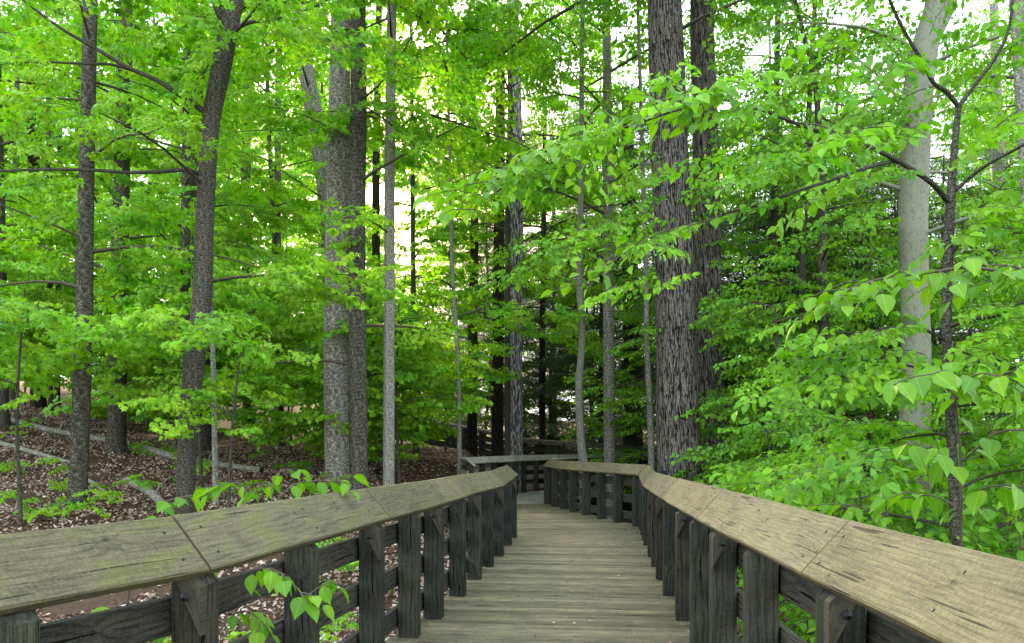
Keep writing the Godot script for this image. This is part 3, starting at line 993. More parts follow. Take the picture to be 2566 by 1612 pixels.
# a branch or stem whose leaves can be told apart one by one
func leafy(o: Node3D, stem: Array, r0: float, r1: float, leaf_len: float, gap: float, side_len: float, side_gap: float, t0 := 0.0, hang := 35.0) -> int:
	var lp: Array = smooth_path(stem, 4)
	var lr := []
	for i in lp.size(): lr.append(lerpf(r0, r1, float(i) / (lp.size() - 1)))
	var lt := Tube.new()
	lt.add(lp, lr, 7)
	part("limb", lt.commit(), M.twig, o, Vector3.ZERO)
	var lines := [[lp, t0]]
	var length := 0.0
	for i in lp.size() - 1: length += lp[i].distance_to(lp[i + 1])
	if side_len > 0.0:
		var ns := int(length * (1.0 - t0) / side_gap)
		for k in ns:
			var t := t0 + (1.0 - t0) * (k + 0.5) / ns
			var at := t * (lp.size() - 1)
			var i := mini(int(at), lp.size() - 2)
			var p: Vector3 = lp[i].lerp(lp[i + 1], at - i)
			var d: Vector3 = (lp[i + 1] - lp[i]).normalized()
			var yaw := deg_to_rad(rng.randf_range(35, 65)) * (1.0 if k % 2 == 0 else -1.0)
			var sd := d.rotated(Vector3.UP, yaw)
			sd.y = rng.randf_range(-0.35, 0.05)
			sd = sd.normalized()
			var l := side_len * rng.randf_range(0.6, 1.15) * (1.15 - 0.6 * t)
			var tp := [p, p + sd * l * 0.5 + Vector3(0, 0.01, 0), p + sd * l + Vector3(0, -0.12 * l, 0)]
			var tt := Tube.new()
			tt.add(tp, [0.0035, 0.0025, 0.0015], 5)
			part("twig", tt.commit(), M.twig, o, Vector3.ZERO)
			lines.append([tp, 0.12])
	var count := 0
	for ln in lines:
		var t: Array = ln[0]
		var ll := 0.0
		for i in t.size() - 1: ll += t[i].distance_to(t[i + 1])
		var n := maxi(2, int(ll * (1.0 - ln[1]) / gap))
		for j in n + 1:
			var tt: float = minf(ln[1] + (1.0 - ln[1]) * float(j) / n, 0.9999)
			var at := tt * (t.size() - 1)
			var i := mini(int(at), t.size() - 2)
			var p: Vector3 = t[i].lerp(t[i + 1], at - i)
			var d: Vector3 = (t[i + 1] - t[i]).normalized()
			var s := 0.0 if j == n else (1.0 if j % 2 == 0 else -1.0)
			var ax := d.rotated(Vector3.UP, s * deg_to_rad(rng.randf_range(40, 70)))
			ax.y = 0
			ax = ax.normalized() if ax.length() > 0.05 else Vector3(rng.randf_range(-1, 1), 0, rng.randf_range(-1, 1)).normalized()
			var droop := deg_to_rad(clampf(rng.randfn(hang, 16.0), 0, 75))
			ax = (ax * cos(droop) + Vector3.DOWN * sin(droop)).normalized()
			var side := ax.cross(Vector3.UP).normalized().rotated(ax, rng.randfn(0, 0.35))
			var up := side.cross(ax).normalized()
			var s1 := leaf_len * rng.randf_range(0.72, 1.15)
			var m := MeshInstance3D.new()
			m.name = "leaf"
			m.mesh = LEAF[rng.randi() % LEAF.size()]
			m.material_override = M.leaves[rng.randi() % M.leaves.size()]
			m.transform = Transform3D(Basis(ax, up, side) * Basis.from_scale(Vector3(s1, s1, s1 * rng.randf_range(0.85, 1.1))), p + ax * 0.006 - o.position)
			o.add_child(m, true)
			count += 1
	return count

func make_trees() -> void:
	tree("maple_tree", "dark maple trunk rising past the uphill end of the fallen trunk", "", "rough", [Vector3(-12.55, 2.13, -19.00), Vector3(-12.59, 4.96, -19.00), Vector3(-12.63, 7.27, -19.00), Vector3(-12.76, 12.31, -19.00)], [0.126, 0.115, 0.105, 0.089], [], {"kind": "maple_far", "n": 15, "h0": 4.0, "h1": 15.0, "r": 3.0, "scale": 1.1})
	tree("maple_tree", "straight maple with lichen spotted dark bark beside the thin fallen branch", "", "rough", [Vector3(-6.88, 0.18, -12.20), Vector3(-6.79, 2.97, -12.20), Vector3(-6.74, 5.67, -12.20), Vector3(-6.68, 8.36, -12.20)], [0.141, 0.128, 0.111, 0.101], [], {"kind": "maple", "n": 15, "h0": 3.4, "h1": 12.0, "r": 2.6, "variants": 2})
	tree("maple_tree", "dark maple with flared base rising between the two fallen trunks", "", "rough", [Vector3(-9.26, 0.89, -18.00), Vector3(-9.23, 1.79, -18.00), Vector3(-9.18, 4.77, -18.00), Vector3(-9.11, 8.25, -18.00), Vector3(-9.03, 11.73, -18.00)], [0.229, 0.199, 0.189, 0.169, 0.149], [], {"kind": "maple_far", "n": 14, "h0": 4.2, "h1": 15.0, "r": 2.8, "scale": 1.1})
	tree("maple_tree", "leaning forked maple with long bare horizontal limbs above the bank", "", "rough", [Vector3(-4.93, 0.26, -11.60), Vector3(-4.88, 1.61, -11.60), Vector3(-4.78, 2.57, -11.60), Vector3(-4.67, 3.53, -11.60), Vector3(-4.64, 4.43, -11.60), Vector3(-4.59, 5.45, -11.60), Vector3(-4.53, 6.22, -11.60), Vector3(-4.37, 7.05, -11.60), Vector3(-4.18, 8.01, -11.60)], [0.128, 0.141, 0.147, 0.141, 0.134, 0.128, 0.128, 0.141, 0.128], [[[Vector3(-4.60, 6.31, -11.60), Vector3(-4.90, 6.49, -11.47), Vector3(-5.22, 6.67, -11.33), Vector3(-5.59, 6.80, -11.20), Vector3(-6.01, 7.02, -11.07), Vector3(-6.42, 7.23, -10.93), Vector3(-6.94, 7.61, -10.80)], 0.045, 0.016], [[Vector3(-5.55, 6.83, -11.40), Vector3(-5.88, 6.88, -11.28), Vector3(-6.24, 6.83, -11.15), Vector3(-6.78, 6.79, -11.03), Vector3(-7.43, 6.69, -10.90)], 0.024, 0.010], [[Vector3(-4.69, 5.37, -11.60), Vector3(-4.81, 5.38, -11.40), Vector3(-5.16, 5.28, -11.20), Vector3(-5.49, 5.20, -11.00), Vector3(-5.87, 5.16, -10.80), Vector3(-6.34, 5.10, -10.60), Vector3(-6.80, 5.01, -10.40), Vector3(-7.12, 4.90, -10.20)], 0.036, 0.014], [[Vector3(-4.12, 7.60, -11.60), Vector3(-3.91, 7.64, -11.53), Vector3(-3.50, 7.65, -11.45), Vector3(-3.04, 7.73, -11.38), Vector3(-2.58, 7.92, -11.30)], 0.032, 0.016], [[Vector3(-4.15, 7.56, -11.60), Vector3(-4.36, 7.37, -11.55), Vector3(-4.47, 7.13, -11.50), Vector3(-4.58, 6.85, -11.45), Vector3(-4.75, 6.64, -11.40)], 0.020, 0.007], [[Vector3(-4.30, 7.59, -11.60), Vector3(-4.38, 7.76, -11.60), Vector3(-4.48, 8.01, -11.60), Vector3(-4.57, 8.40, -11.60)], 0.070, 0.050]], {"kind": "maple", "n": 10, "h0": 1.9, "h1": 11.0, "r": 2.4, "variants": 2, "limb_bark": "rough"})
	tree("ash_tree", "bent ash trunk leaning out behind the twin trunks", "", "ash", [Vector3(-4.07, 0.96, -20.00), Vector3(-4.33, 4.05, -20.00), Vector3(-4.73, 7.36, -20.00), Vector3(-4.99, 9.24, -20.00), Vector3(-5.20, 10.24, -20.00), Vector3(-5.41, 11.45, -20.00), Vector3(-5.59, 12.89, -20.00)], [0.276, 0.265, 0.254, 0.232, 0.210, 0.177, 0.155], [], {"kind": "maple_far", "n": 12, "h0": 7.0, "h1": 15.0, "r": 3.0, "scale": 1.1})
	tree("ash_tree", "stout grey ash trunk, the thicker of the twin trunks by the mossy railing", "", "ash", [Vector3(-3.40, 0.21, -15.00), Vector3(-3.43, 2.53, -15.00), Vector3(-3.41, 5.02, -15.00), Vector3(-3.37, 7.50, -15.00), Vector3(-3.33, 9.98, -15.00)], [0.240, 0.240, 0.232, 0.207, 0.182], [], {"kind": "maple_far", "n": 14, "h0": 9.8, "h1": 15.0, "r": 4.6, "scale": 1.5, "step": 0.5, "whole": true, "above": 5.0})
	tree("maple_tree", "dark slimmer trunk of the twin trunks with a long drooping limb", "", "rough", [Vector3(-2.77, 0.40, -14.00), Vector3(-2.81, 3.22, -14.00), Vector3(-2.83, 5.54, -14.00), Vector3(-2.79, 7.47, -14.00), Vector3(-2.80, 9.40, -14.00)], [0.155, 0.162, 0.162, 0.147, 0.131], [[[Vector3(-2.67, 7.46, -13.90), Vector3(-2.31, 7.42, -13.75), Vector3(-1.83, 7.25, -13.60), Vector3(-1.29, 7.04, -13.45), Vector3(-0.76, 6.81, -13.30), Vector3(-0.03, 6.52, -13.15), Vector3(0.40, 6.27, -13.00)], 0.034, 0.008], [[Vector3(-2.67, 7.43, -13.90), Vector3(-2.31, 7.16, -13.78), Vector3(-1.91, 6.79, -13.65), Vector3(-1.52, 6.37, -13.53), Vector3(-1.29, 5.87, -13.40)], 0.018, 0.006], [[Vector3(-2.82, 8.55, -13.90), Vector3(-2.99, 8.62, -13.80), Vector3(-3.28, 8.55, -13.70), Vector3(-3.52, 8.35, -13.60)], 0.030, 0.010], [[Vector3(-2.67, 7.58, -13.90), Vector3(-2.39, 7.75, -13.78), Vector3(-2.07, 8.07, -13.65), Vector3(-1.67, 8.68, -13.53), Vector3(-1.51, 9.13, -13.40)], 0.020, 0.008]], {"kind": "maple", "n": 13, "h0": 2.6, "h1": 12.0, "r": 2.5, "variants": 2})
	tree("maple_tree", "thin straight light grey trunk standing next to the twin trunks", "", "pale", [Vector3(-2.29, 0.50, -14.30), Vector3(-2.28, 3.26, -14.30), Vector3(-2.27, 6.42, -14.30), Vector3(-2.23, 9.58, -14.30)], [0.111, 0.103, 0.095, 0.083], [], {"kind": "maple_far", "n": 12, "h0": 5.0, "h1": 13.0, "r": 2.0, "limb_bark": "twig"})
	tree("dead_sapling", "thin pale dead stem standing behind the leaning maple", "", "pale", [Vector3(-5.01, 0.79, -13.00), Vector3(-5.04, 2.36, -13.00), Vector3(-5.07, 3.94, -13.00), Vector3(-5.11, 4.80, -13.00)], [0.047, 0.043, 0.032, 0.018], [], {"above": 0.0})
	tree("pine_tree", "tall pale trunk with shaggy peeling bark behind the grey capped railing", "", "shaggy", [Vector3(0.07, 1.03, -24.00), Vector3(0.04, 3.94, -24.00), Vector3(0.08, 6.59, -24.00), Vector3(0.13, 9.24, -24.00), Vector3(0.11, 12.56, -24.00), Vector3(0.08, 14.15, -24.00)], [0.278, 0.278, 0.252, 0.239, 0.172, 0.146], [], {"kind": "maple_far", "n": 28, "h0": 7.0, "h1": 17.0, "r": 3.8, "scale": 1.2, "above": 3.0})
	tree("hemlock_tree", "black straight trunk standing just behind the shaggy pale trunk", "", "dark_bark", [Vector3(-0.49, 1.58, -26.00), Vector3(-0.46, 6.32, -26.00), Vector3(-0.40, 12.06, -26.00)], [0.201, 0.187, 0.158], [], {"kind": "hemlock", "n": 20, "h0": 5.0, "h1": 15.0, "r": 2.8, "scale": 1.2})
	tree("hemlock_tree", "thin black trunk standing on the slope below the ramp", "", "dark_bark", [Vector3(-1.45, 1.91, -28.00), Vector3(-1.42, 5.16, -28.00), Vector3(-1.36, 9.80, -28.00)], [0.186, 0.170, 0.139], [], {"kind": "hemlock", "n": 18, "h0": 4.0, "h1": 13.0, "r": 2.4, "scale": 1.2})
	tree("birch_tree", "wavy slender trunk growing beside the corner of the slatted railing", "", "pale", [Vector3(1.69, 0.74, -18.00), Vector3(1.61, 1.49, -18.00), Vector3(1.57, 2.78, -18.00), Vector3(1.64, 3.78, -18.00), Vector3(1.58, 5.27, -18.00), Vector3(1.61, 7.25, -18.00), Vector3(1.63, 9.74, -18.00)], [0.129, 0.099, 0.089, 0.080, 0.080, 0.065, 0.055], [], {"kind": "beech", "n": 16, "h0": 5.0, "h1": 14.0, "r": 2.4, "limb_bark": "twig"})
	tree("ash_tree", "straight grey trunk rising behind the slatted railing", "", "ash", [Vector3(2.41, 0.66, -19.00), Vector3(2.39, 3.91, -19.00), Vector3(2.38, 7.06, -19.00), Vector3(2.35, 10.21, -19.00)], [0.147, 0.142, 0.126, 0.105], [], {"kind": "beech", "n": 18, "h0": 6.0, "h1": 16.0, "r": 3.2, "limb_bark": "twig"})
	tree("birch_tree", "very thin crooked pale stem close to the big oak", "", "pale", [Vector3(3.09, 0.73, -17.00), Vector3(3.04, 2.23, -17.00), Vector3(2.98, 3.64, -17.00), Vector3(2.96, 5.04, -17.00), Vector3(2.89, 7.39, -17.00)], [0.080, 0.070, 0.061, 0.056, 0.047], [], {"kind": "beech", "n": 12, "h0": 2.4, "h1": 10.0, "r": 1.2, "limb_bark": "twig"})
	tree("oak_tree", "massive oak with deeply furrowed dark bark beside the bend of the railing", "", "furrow", [Vector3(3.00, 0.80, -13.70), Vector3(2.95, 1.67, -13.70), Vector3(2.92, 3.18, -13.70), Vector3(2.87, 5.07, -13.70), Vector3(2.81, 6.58, -13.70), Vector3(2.75, 8.10, -13.70), Vector3(2.71, 9.23, -13.70)], [0.408, 0.378, 0.348, 0.333, 0.318, 0.318, 0.303], [[[Vector3(2.52, 5.42, -13.60), Vector3(2.03, 5.19, -13.35), Vector3(1.56, 4.94, -13.10), Vector3(0.96, 4.62, -12.85), Vector3(0.53, 4.42, -12.60)], 0.025, 0.007], [[Vector3(3.00, 8.70, -13.70), Vector3(3.33, 8.83, -13.53), Vector3(3.81, 8.96, -13.37), Vector3(4.34, 9.16, -13.20)], 0.040, 0.020]], {"kind": "beech", "n": 16, "h0": 9.8, "h1": 14.5, "r": 5.0, "scale": 1.5, "step": 0.5, "whole": true, "above": 6.0, "limb_bark": "rough"})
	tree("oak_tree", "second furrowed oak standing half hidden behind the massive one", "", "furrow", [Vector3(4.04, 0.52, -15.50), Vector3(3.97, 2.57, -15.50), Vector3(3.94, 5.14, -15.50), Vector3(3.89, 7.71, -15.50), Vector3(3.83, 9.42, -15.50), Vector3(3.82, 10.27, -15.50)], [0.325, 0.282, 0.265, 0.257, 0.240, 0.231], [], {"kind": "beech", "n": 14, "h0": 10.5, "h1": 16.0, "r": 5.0, "scale": 1.5, "step": 0.5, "whole": true, "above": 6.0})
	tree("beech_tree", "thin dark sapling trunk between the furrowed oaks and the smooth beech", "", "rough", [Vector3(5.73, 0.90, -14.00), Vector3(5.69, 2.83, -14.00), Vector3(5.64, 4.77, -14.00), Vector3(5.61, 6.16, -14.00), Vector3(5.52, 7.86, -14.00), Vector3(5.26, 8.94, -14.00)], [0.085, 0.081, 0.073, 0.062, 0.046, 0.035], [], {"kind": "beech", "n": 26, "h0": 0.6, "h1": 10.0, "r": 2.4, "step": 0.36})
	tree("beech_tree", "thick beech with smooth pale grey bark and a fork high up", "", "smooth", [Vector3(6.72, 1.00, -12.90), Vector3(6.77, 2.36, -12.90), Vector3(6.75, 3.78, -12.90), Vector3(6.72, 5.20, -12.90), Vector3(6.79, 6.99, -12.90), Vector3(6.89, 7.84, -12.90), Vector3(7.08, 8.55, -12.90), Vector3(7.15, 8.98, -12.90)], [0.264, 0.235, 0.221, 0.228, 0.235, 0.214, 0.178, 0.171], [[[Vector3(6.69, 6.84, -12.80), Vector3(6.21, 6.55, -12.55), Vector3(5.68, 6.38, -12.30), Vector3(5.16, 6.08, -12.05), Vector3(4.53, 5.85, -11.80)], 0.025, 0.008], [[Vector3(6.97, 7.08, -12.80), Vector3(7.21, 7.10, -12.60), Vector3(7.50, 7.31, -12.40), Vector3(7.92, 7.35, -12.20)], 0.022, 0.008], [[Vector3(6.87, 7.79, -12.80), Vector3(7.13, 8.23, -12.83), Vector3(7.32, 8.60, -12.87), Vector3(7.52, 9.12, -12.90)], 0.090, 0.070]], {"kind": "beech", "n": 14, "h0": 4.5, "h1": 12.0, "r": 3.2, "limb_bark": "smooth", "variants": 2, "whole": true, "dress_step": 0.5})
	tree("maple_tree", "pale trunk rising at the edge of the beech thicket", "", "pale", [Vector3(6.14, 3.02, -9.00), Vector3(6.04, 4.27, -9.00), Vector3(5.97, 5.41, -9.00), Vector3(5.90, 6.50, -9.00)], [0.089, 0.084, 0.082, 0.077], [], {"kind": "beech", "n": 10, "h0": 1.0, "h1": 8.0, "r": 2.0})
	tree("maple_tree", "pole thin dark trunk on the slope beyond the fallen trunk", "", "rough", [Vector3(-14.39, 2.49, -24.00), Vector3(-14.40, 5.93, -24.00), Vector3(-14.42, 9.24, -24.00), Vector3(-14.47, 12.56, -24.00)], [0.086, 0.080, 0.073, 0.060], [], {"kind": "maple_far", "n": 14, "h0": 4.0, "h1": 16.0, "r": 2.4, "scale": 1.15})
	tree("maple_tree", "slim dark pole trunk between two maples uphill", "", "rough", [Vector3(-15.36, 3.45, -26.00), Vector3(-15.30, 7.75, -26.00), Vector3(-15.26, 12.35, -26.00), Vector3(-15.23, 15.65, -26.00)], [0.100, 0.093, 0.072, 0.057], [], {"kind": "maple_far", "n": 14, "h0": 4.0, "h1": 16.0, "r": 2.4, "scale": 1.15})
	tree("maple_tree", "dark trunk half hidden by leaves uphill of the lichen spotted maple", "", "dark_bark", [Vector3(-15.38, 2.54, -25.00), Vector3(-15.43, 6.13, -25.00), Vector3(-15.51, 9.58, -25.00), Vector3(-15.60, 13.72, -25.00)], [0.235, 0.207, 0.179, 0.152], [], {"kind": "maple_far", "n": 14, "h0": 4.0, "h1": 16.0, "r": 2.4, "scale": 1.15})
	tree("maple_tree", "slender grey trunk far behind the leaning maple", "", "rough", [Vector3(-9.09, 3.78, -30.00), Vector3(-9.14, 10.41, -30.00), Vector3(-9.09, 15.71, -30.00)], [0.149, 0.133, 0.108], [], {"kind": "maple_far", "n": 14, "h0": 4.0, "h1": 16.0, "r": 2.4, "scale": 1.15})
	tree("maple_tree", "dark trunk far behind the forked maple", "", "rough", [Vector3(-10.27, 5.44, -30.00), Vector3(-10.37, 12.06, -30.00), Vector3(-10.27, 15.71, -30.00)], [0.215, 0.182, 0.149], [], {"kind": "maple_far", "n": 14, "h0": 4.0, "h1": 16.0, "r": 2.4, "scale": 1.15})
	tree("maple_tree", "thin trunk top rising above the drooping limb", "", "rough", [Vector3(-0.12, 7.97, -22.00), Vector3(-0.05, 10.40, -22.00), Vector3(-0.07, 13.01, -22.00)], [0.085, 0.079, 0.067], [], {"kind": "maple_far", "n": 14, "h0": 4.0, "h1": 16.0, "r": 2.4, "scale": 1.15})
	tree("maple_tree", "thin pale sapling at the corner of the grey capped railing", "", "pale", [Vector3(-1.23, 0.89, -18.00), Vector3(-1.26, 3.28, -18.00), Vector3(-1.39, 5.27, -18.00), Vector3(-1.45, 7.75, -18.00)], [0.060, 0.055, 0.045, 0.035], [], {"kind": "maple_far", "n": 14, "h0": 4.0, "h1": 16.0, "r": 2.4, "scale": 1.15})
	tree("maple_tree", "thin dark trunk standing in the open gap next to the thin light grey trunk", "", "rough", [Vector3(-2.75, 1.29, -22.00), Vector3(-2.82, 5.54, -22.00), Vector3(-2.84, 9.19, -22.00), Vector3(-2.87, 12.22, -22.00)], [0.085, 0.073, 0.061, 0.049], [], {"kind": "maple_far", "n": 14, "h0": 4.0, "h1": 16.0, "r": 2.4, "scale": 1.15})
	tree("maple_tree", "dark trunk seen beyond the twin trunks", "", "dark_bark", [Vector3(-4.33, 1.98, -25.00), Vector3(-4.42, 8.89, -25.00), Vector3(-4.33, 14.82, -25.00)], [0.152, 0.124, 0.104], [], {"kind": "maple_far", "n": 14, "h0": 4.0, "h1": 16.0, "r": 2.4, "scale": 1.15})
	tree("maple_tree", "dark trunk directly behind the leaning forked maple", "", "rough", [Vector3(-7.99, 2.95, -20.00), Vector3(-8.19, 8.69, -20.00), Vector3(-8.24, 11.78, -20.00), Vector3(-8.30, 12.89, -20.00)], [0.221, 0.177, 0.155, 0.133], [], {"kind": "maple_far", "n": 14, "h0": 4.0, "h1": 16.0, "r": 2.4, "scale": 1.15})
	tree("maple_tree", "thin trunk beyond the uphill end of the fallen trunk", "", "rough", [Vector3(-19.45, 3.78, -30.00), Vector3(-19.38, 8.75, -30.00), Vector3(-19.31, 13.72, -30.00)], [0.133, 0.124, 0.099], [], {"kind": "maple_far", "n": 14, "h0": 4.0, "h1": 16.0, "r": 2.4, "scale": 1.15})
	tree("hemlock_tree", "thin dark hemlock trunk above the grey capped railing", "", "dark_bark", [Vector3(1.14, 1.14, -29.00), Vector3(1.14, 5.30, -29.00), Vector3(1.20, 10.10, -29.00)], [0.128, 0.120, 0.096], [], {"kind": "hemlock", "n": 40, "h0": 3.4, "h1": 14.0, "r": 3.2, "scale": 1.3, "step": 0.36})
	tree("hemlock_tree", "dark hemlock trunk standing behind the straight grey trunk", "", "dark_bark", [Vector3(3.43, 1.46, -29.00), Vector3(3.46, 5.30, -29.00), Vector3(3.52, 10.90, -29.00)], [0.192, 0.176, 0.144], [], {"kind": "hemlock", "n": 40, "h0": 3.4, "h1": 14.0, "r": 3.2, "scale": 1.3, "step": 0.36})
	tree("hemlock_tree", "brown hemlock trunk with low boughs beside the big oak", "", "dark_bark", [Vector3(4.26, 1.15, -27.00), Vector3(4.20, 5.02, -27.00), Vector3(4.11, 9.49, -27.00)], [0.343, 0.298, 0.253], [], {"kind": "hemlock", "n": 40, "h0": 3.4, "h1": 14.0, "r": 3.2, "scale": 1.3, "step": 0.36})
	tree("beech_tree", "dark slim trunk in the thicket behind the furrowed oaks", "", "rough", [Vector3(6.07, 0.99, -18.00), Vector3(6.09, 3.78, -18.00), Vector3(6.14, 6.76, -18.00), Vector3(6.18, 9.24, -18.00)], [0.119, 0.109, 0.089, 0.070], [], {"kind": "beech", "n": 26, "h0": 1.0, "h1": 12.0, "r": 2.6, "scale": 1.05})
	tree("beech_tree", "pale trunk deep in the thicket behind the beech sapling", "", "pale", [Vector3(16.03, 1.98, -25.00), Vector3(15.85, 8.06, -25.00), Vector3(15.75, 11.65, -25.00)], [0.235, 0.207, 0.166], [], {"kind": "beech", "n": 26, "h0": 1.0, "h1": 12.0, "r": 2.6, "scale": 1.05})
	tree("beech_tree", "dark forked trunk in the thicket next to the thin sapling", "", "rough", [Vector3(6.02, 1.20, -16.00), Vector3(6.06, 3.50, -16.00), Vector3(6.02, 5.62, -16.00), Vector3(6.15, 7.91, -16.00)], [0.115, 0.097, 0.075, 0.053], [], {"kind": "beech", "n": 26, "h0": 1.0, "h1": 12.0, "r": 2.6, "scale": 1.05})
	var sap := tree("beech_sapling", "forked beech sapling with a long branch reaching over the boardwalk", "", "rough", [Vector3(3.45, 0.79, -6.00), Vector3(3.43, 1.25, -6.00), Vector3(3.39, 2.11, -6.00), Vector3(3.41, 3.04, -6.00), Vector3(3.44, 3.50, -6.00), Vector3(3.48, 3.93, -6.00)], [0.040, 0.036, 0.036, 0.038, 0.027, 0.023], [[[Vector3(3.48, 3.93, -6.00), Vector3(3.34, 4.01, -5.92), Vector3(3.20, 4.04, -5.84), Vector3(3.06, 4.18, -5.76), Vector3(2.87, 4.39, -5.68), Vector3(2.71, 4.62, -5.60)], 0.018, 0.010], [[Vector3(3.48, 3.93, -6.00), Vector3(3.63, 4.13, -6.00), Vector3(3.76, 4.30, -6.00), Vector3(3.87, 4.53, -6.00), Vector3(3.91, 4.83, -6.00)], 0.017, 0.010], [[Vector3(3.40, 3.19, -6.00), Vector3(3.15, 3.26, -5.78), Vector3(2.82, 3.33, -5.57), Vector3(2.47, 3.37, -5.35), Vector3(2.11, 3.36, -5.13), Vector3(1.78, 3.36, -4.92), Vector3(1.55, 3.33, -4.70)], 0.020, 0.009], [[Vector3(2.75, 3.34, -5.55), Vector3(2.41, 3.20, -5.34), Vector3(2.11, 3.05, -5.13), Vector3(1.81, 2.91, -4.92), Vector3(1.51, 2.76, -4.71), Vector3(1.23, 2.64, -4.50)], 0.014, 0.007], [[Vector3(3.43, 3.25, -6.00), Vector3(3.54, 3.37, -5.90), Vector3(3.64, 3.44, -5.80), Vector3(3.76, 3.50, -5.70), Vector3(3.91, 3.60, -5.60)], 0.016, 0.009], [[Vector3(3.39, 2.21, -6.00), Vector3(3.48, 2.25, -5.85), Vector3(3.58, 2.25, -5.70), Vector3(3.66, 2.31, -5.55), Vector3(3.77, 2.36, -5.40)], 0.018, 0.008], [[Vector3(3.38, 2.11, -6.00), Vector3(3.13, 2.18, -5.88), Vector3(2.84, 2.17, -5.75), Vector3(2.57, 2.11, -5.62), Vector3(2.30, 2.10, -5.50)], 0.014, 0.006], [[Vector3(3.42, 2.77, -6.00), Vector3(3.44, 2.87, -5.85), Vector3(3.48, 2.87, -5.70), Vector3(3.57, 2.82, -5.55), Vector3(3.69, 2.79, -5.40)], 0.015, 0.006]], {"kind": "beech", "n": 7, "h0": 0.6, "h1": 2.2, "r": 1.5, "above": 0.0, "dress_step": 0.5, "limb_bark": "rough", "variants": 2})
	leafy(sap, [Vector3(1.56, 3.35, -4.75), Vector3(1.27, 3.37, -4.64), Vector3(0.99, 3.27, -4.54), Vector3(0.72, 3.14, -4.43), Vector3(0.47, 3.03, -4.33), Vector3(0.22, 2.91, -4.22), Vector3(-0.01, 2.78, -4.11), Vector3(-0.14, 2.63, -4.01), Vector3(-0.19, 2.47, -3.90)], 0.009, 0.003, 0.105, 0.062, 0.5, 0.08)
	leafy(sap, [Vector3(1.31, 2.68, -4.60), Vector3(1.09, 2.59, -4.52), Vector3(0.87, 2.52, -4.44), Vector3(0.69, 2.41, -4.36), Vector3(0.51, 2.27, -4.28), Vector3(0.41, 2.14, -4.20)], 0.006, 0.002, 0.085, 0.062, 0.42, 0.11)
	leafy(sap, [Vector3(1.79, 3.30, -4.80), Vector3(1.90, 3.22, -4.67), Vector3(1.97, 3.08, -4.53), Vector3(1.98, 2.93, -4.40)], 0.006, 0.002, 0.09, 0.07, 0.3, 0.24)
	dress_sapling(sap)

# says what a tree stands by, naming the well known trunk in the nearest line from the deck
const KNOWN := [["dark uphill maple", -12.55, 19.0], ["lichen spotted maple", -6.88, 12.2], ["maple with flared base", -9.26, 18.0], ["leaning forked maple", -4.93, 11.6], ["twin trunks", -3.40, 15.0], ["thin light grey trunk", -2.29, 14.3], ["shaggy pale trunk", 0.07, 24.0], ["wavy slender trunk", 1.69, 18.0], ["straight grey trunk", 2.41, 19.0], ["massive oak", 3.00, 13.7], ["thin dark sapling trunk", 5.73, 14.0], ["smooth grey beech", 6.72, 12.9], ["pale trunk by the thicket", 6.14, 9.0]]
func stands(x: float, z: float) -> String:
	var best: Array = KNOWN[0]
	for k in KNOWN:
		if absf(x / z - k[1] / k[2]) < absf(x / z - best[1] / best[2]): best = k
	var dz: float = z - best[2]
	var how := "in front of" if dz < -1.5 else ("beside" if dz < 1.5 else ("just behind" if dz < 6.0 else ("well behind" if dz < 18.0 else "far behind")))
	return " %s the %s" % [how, best[0]]

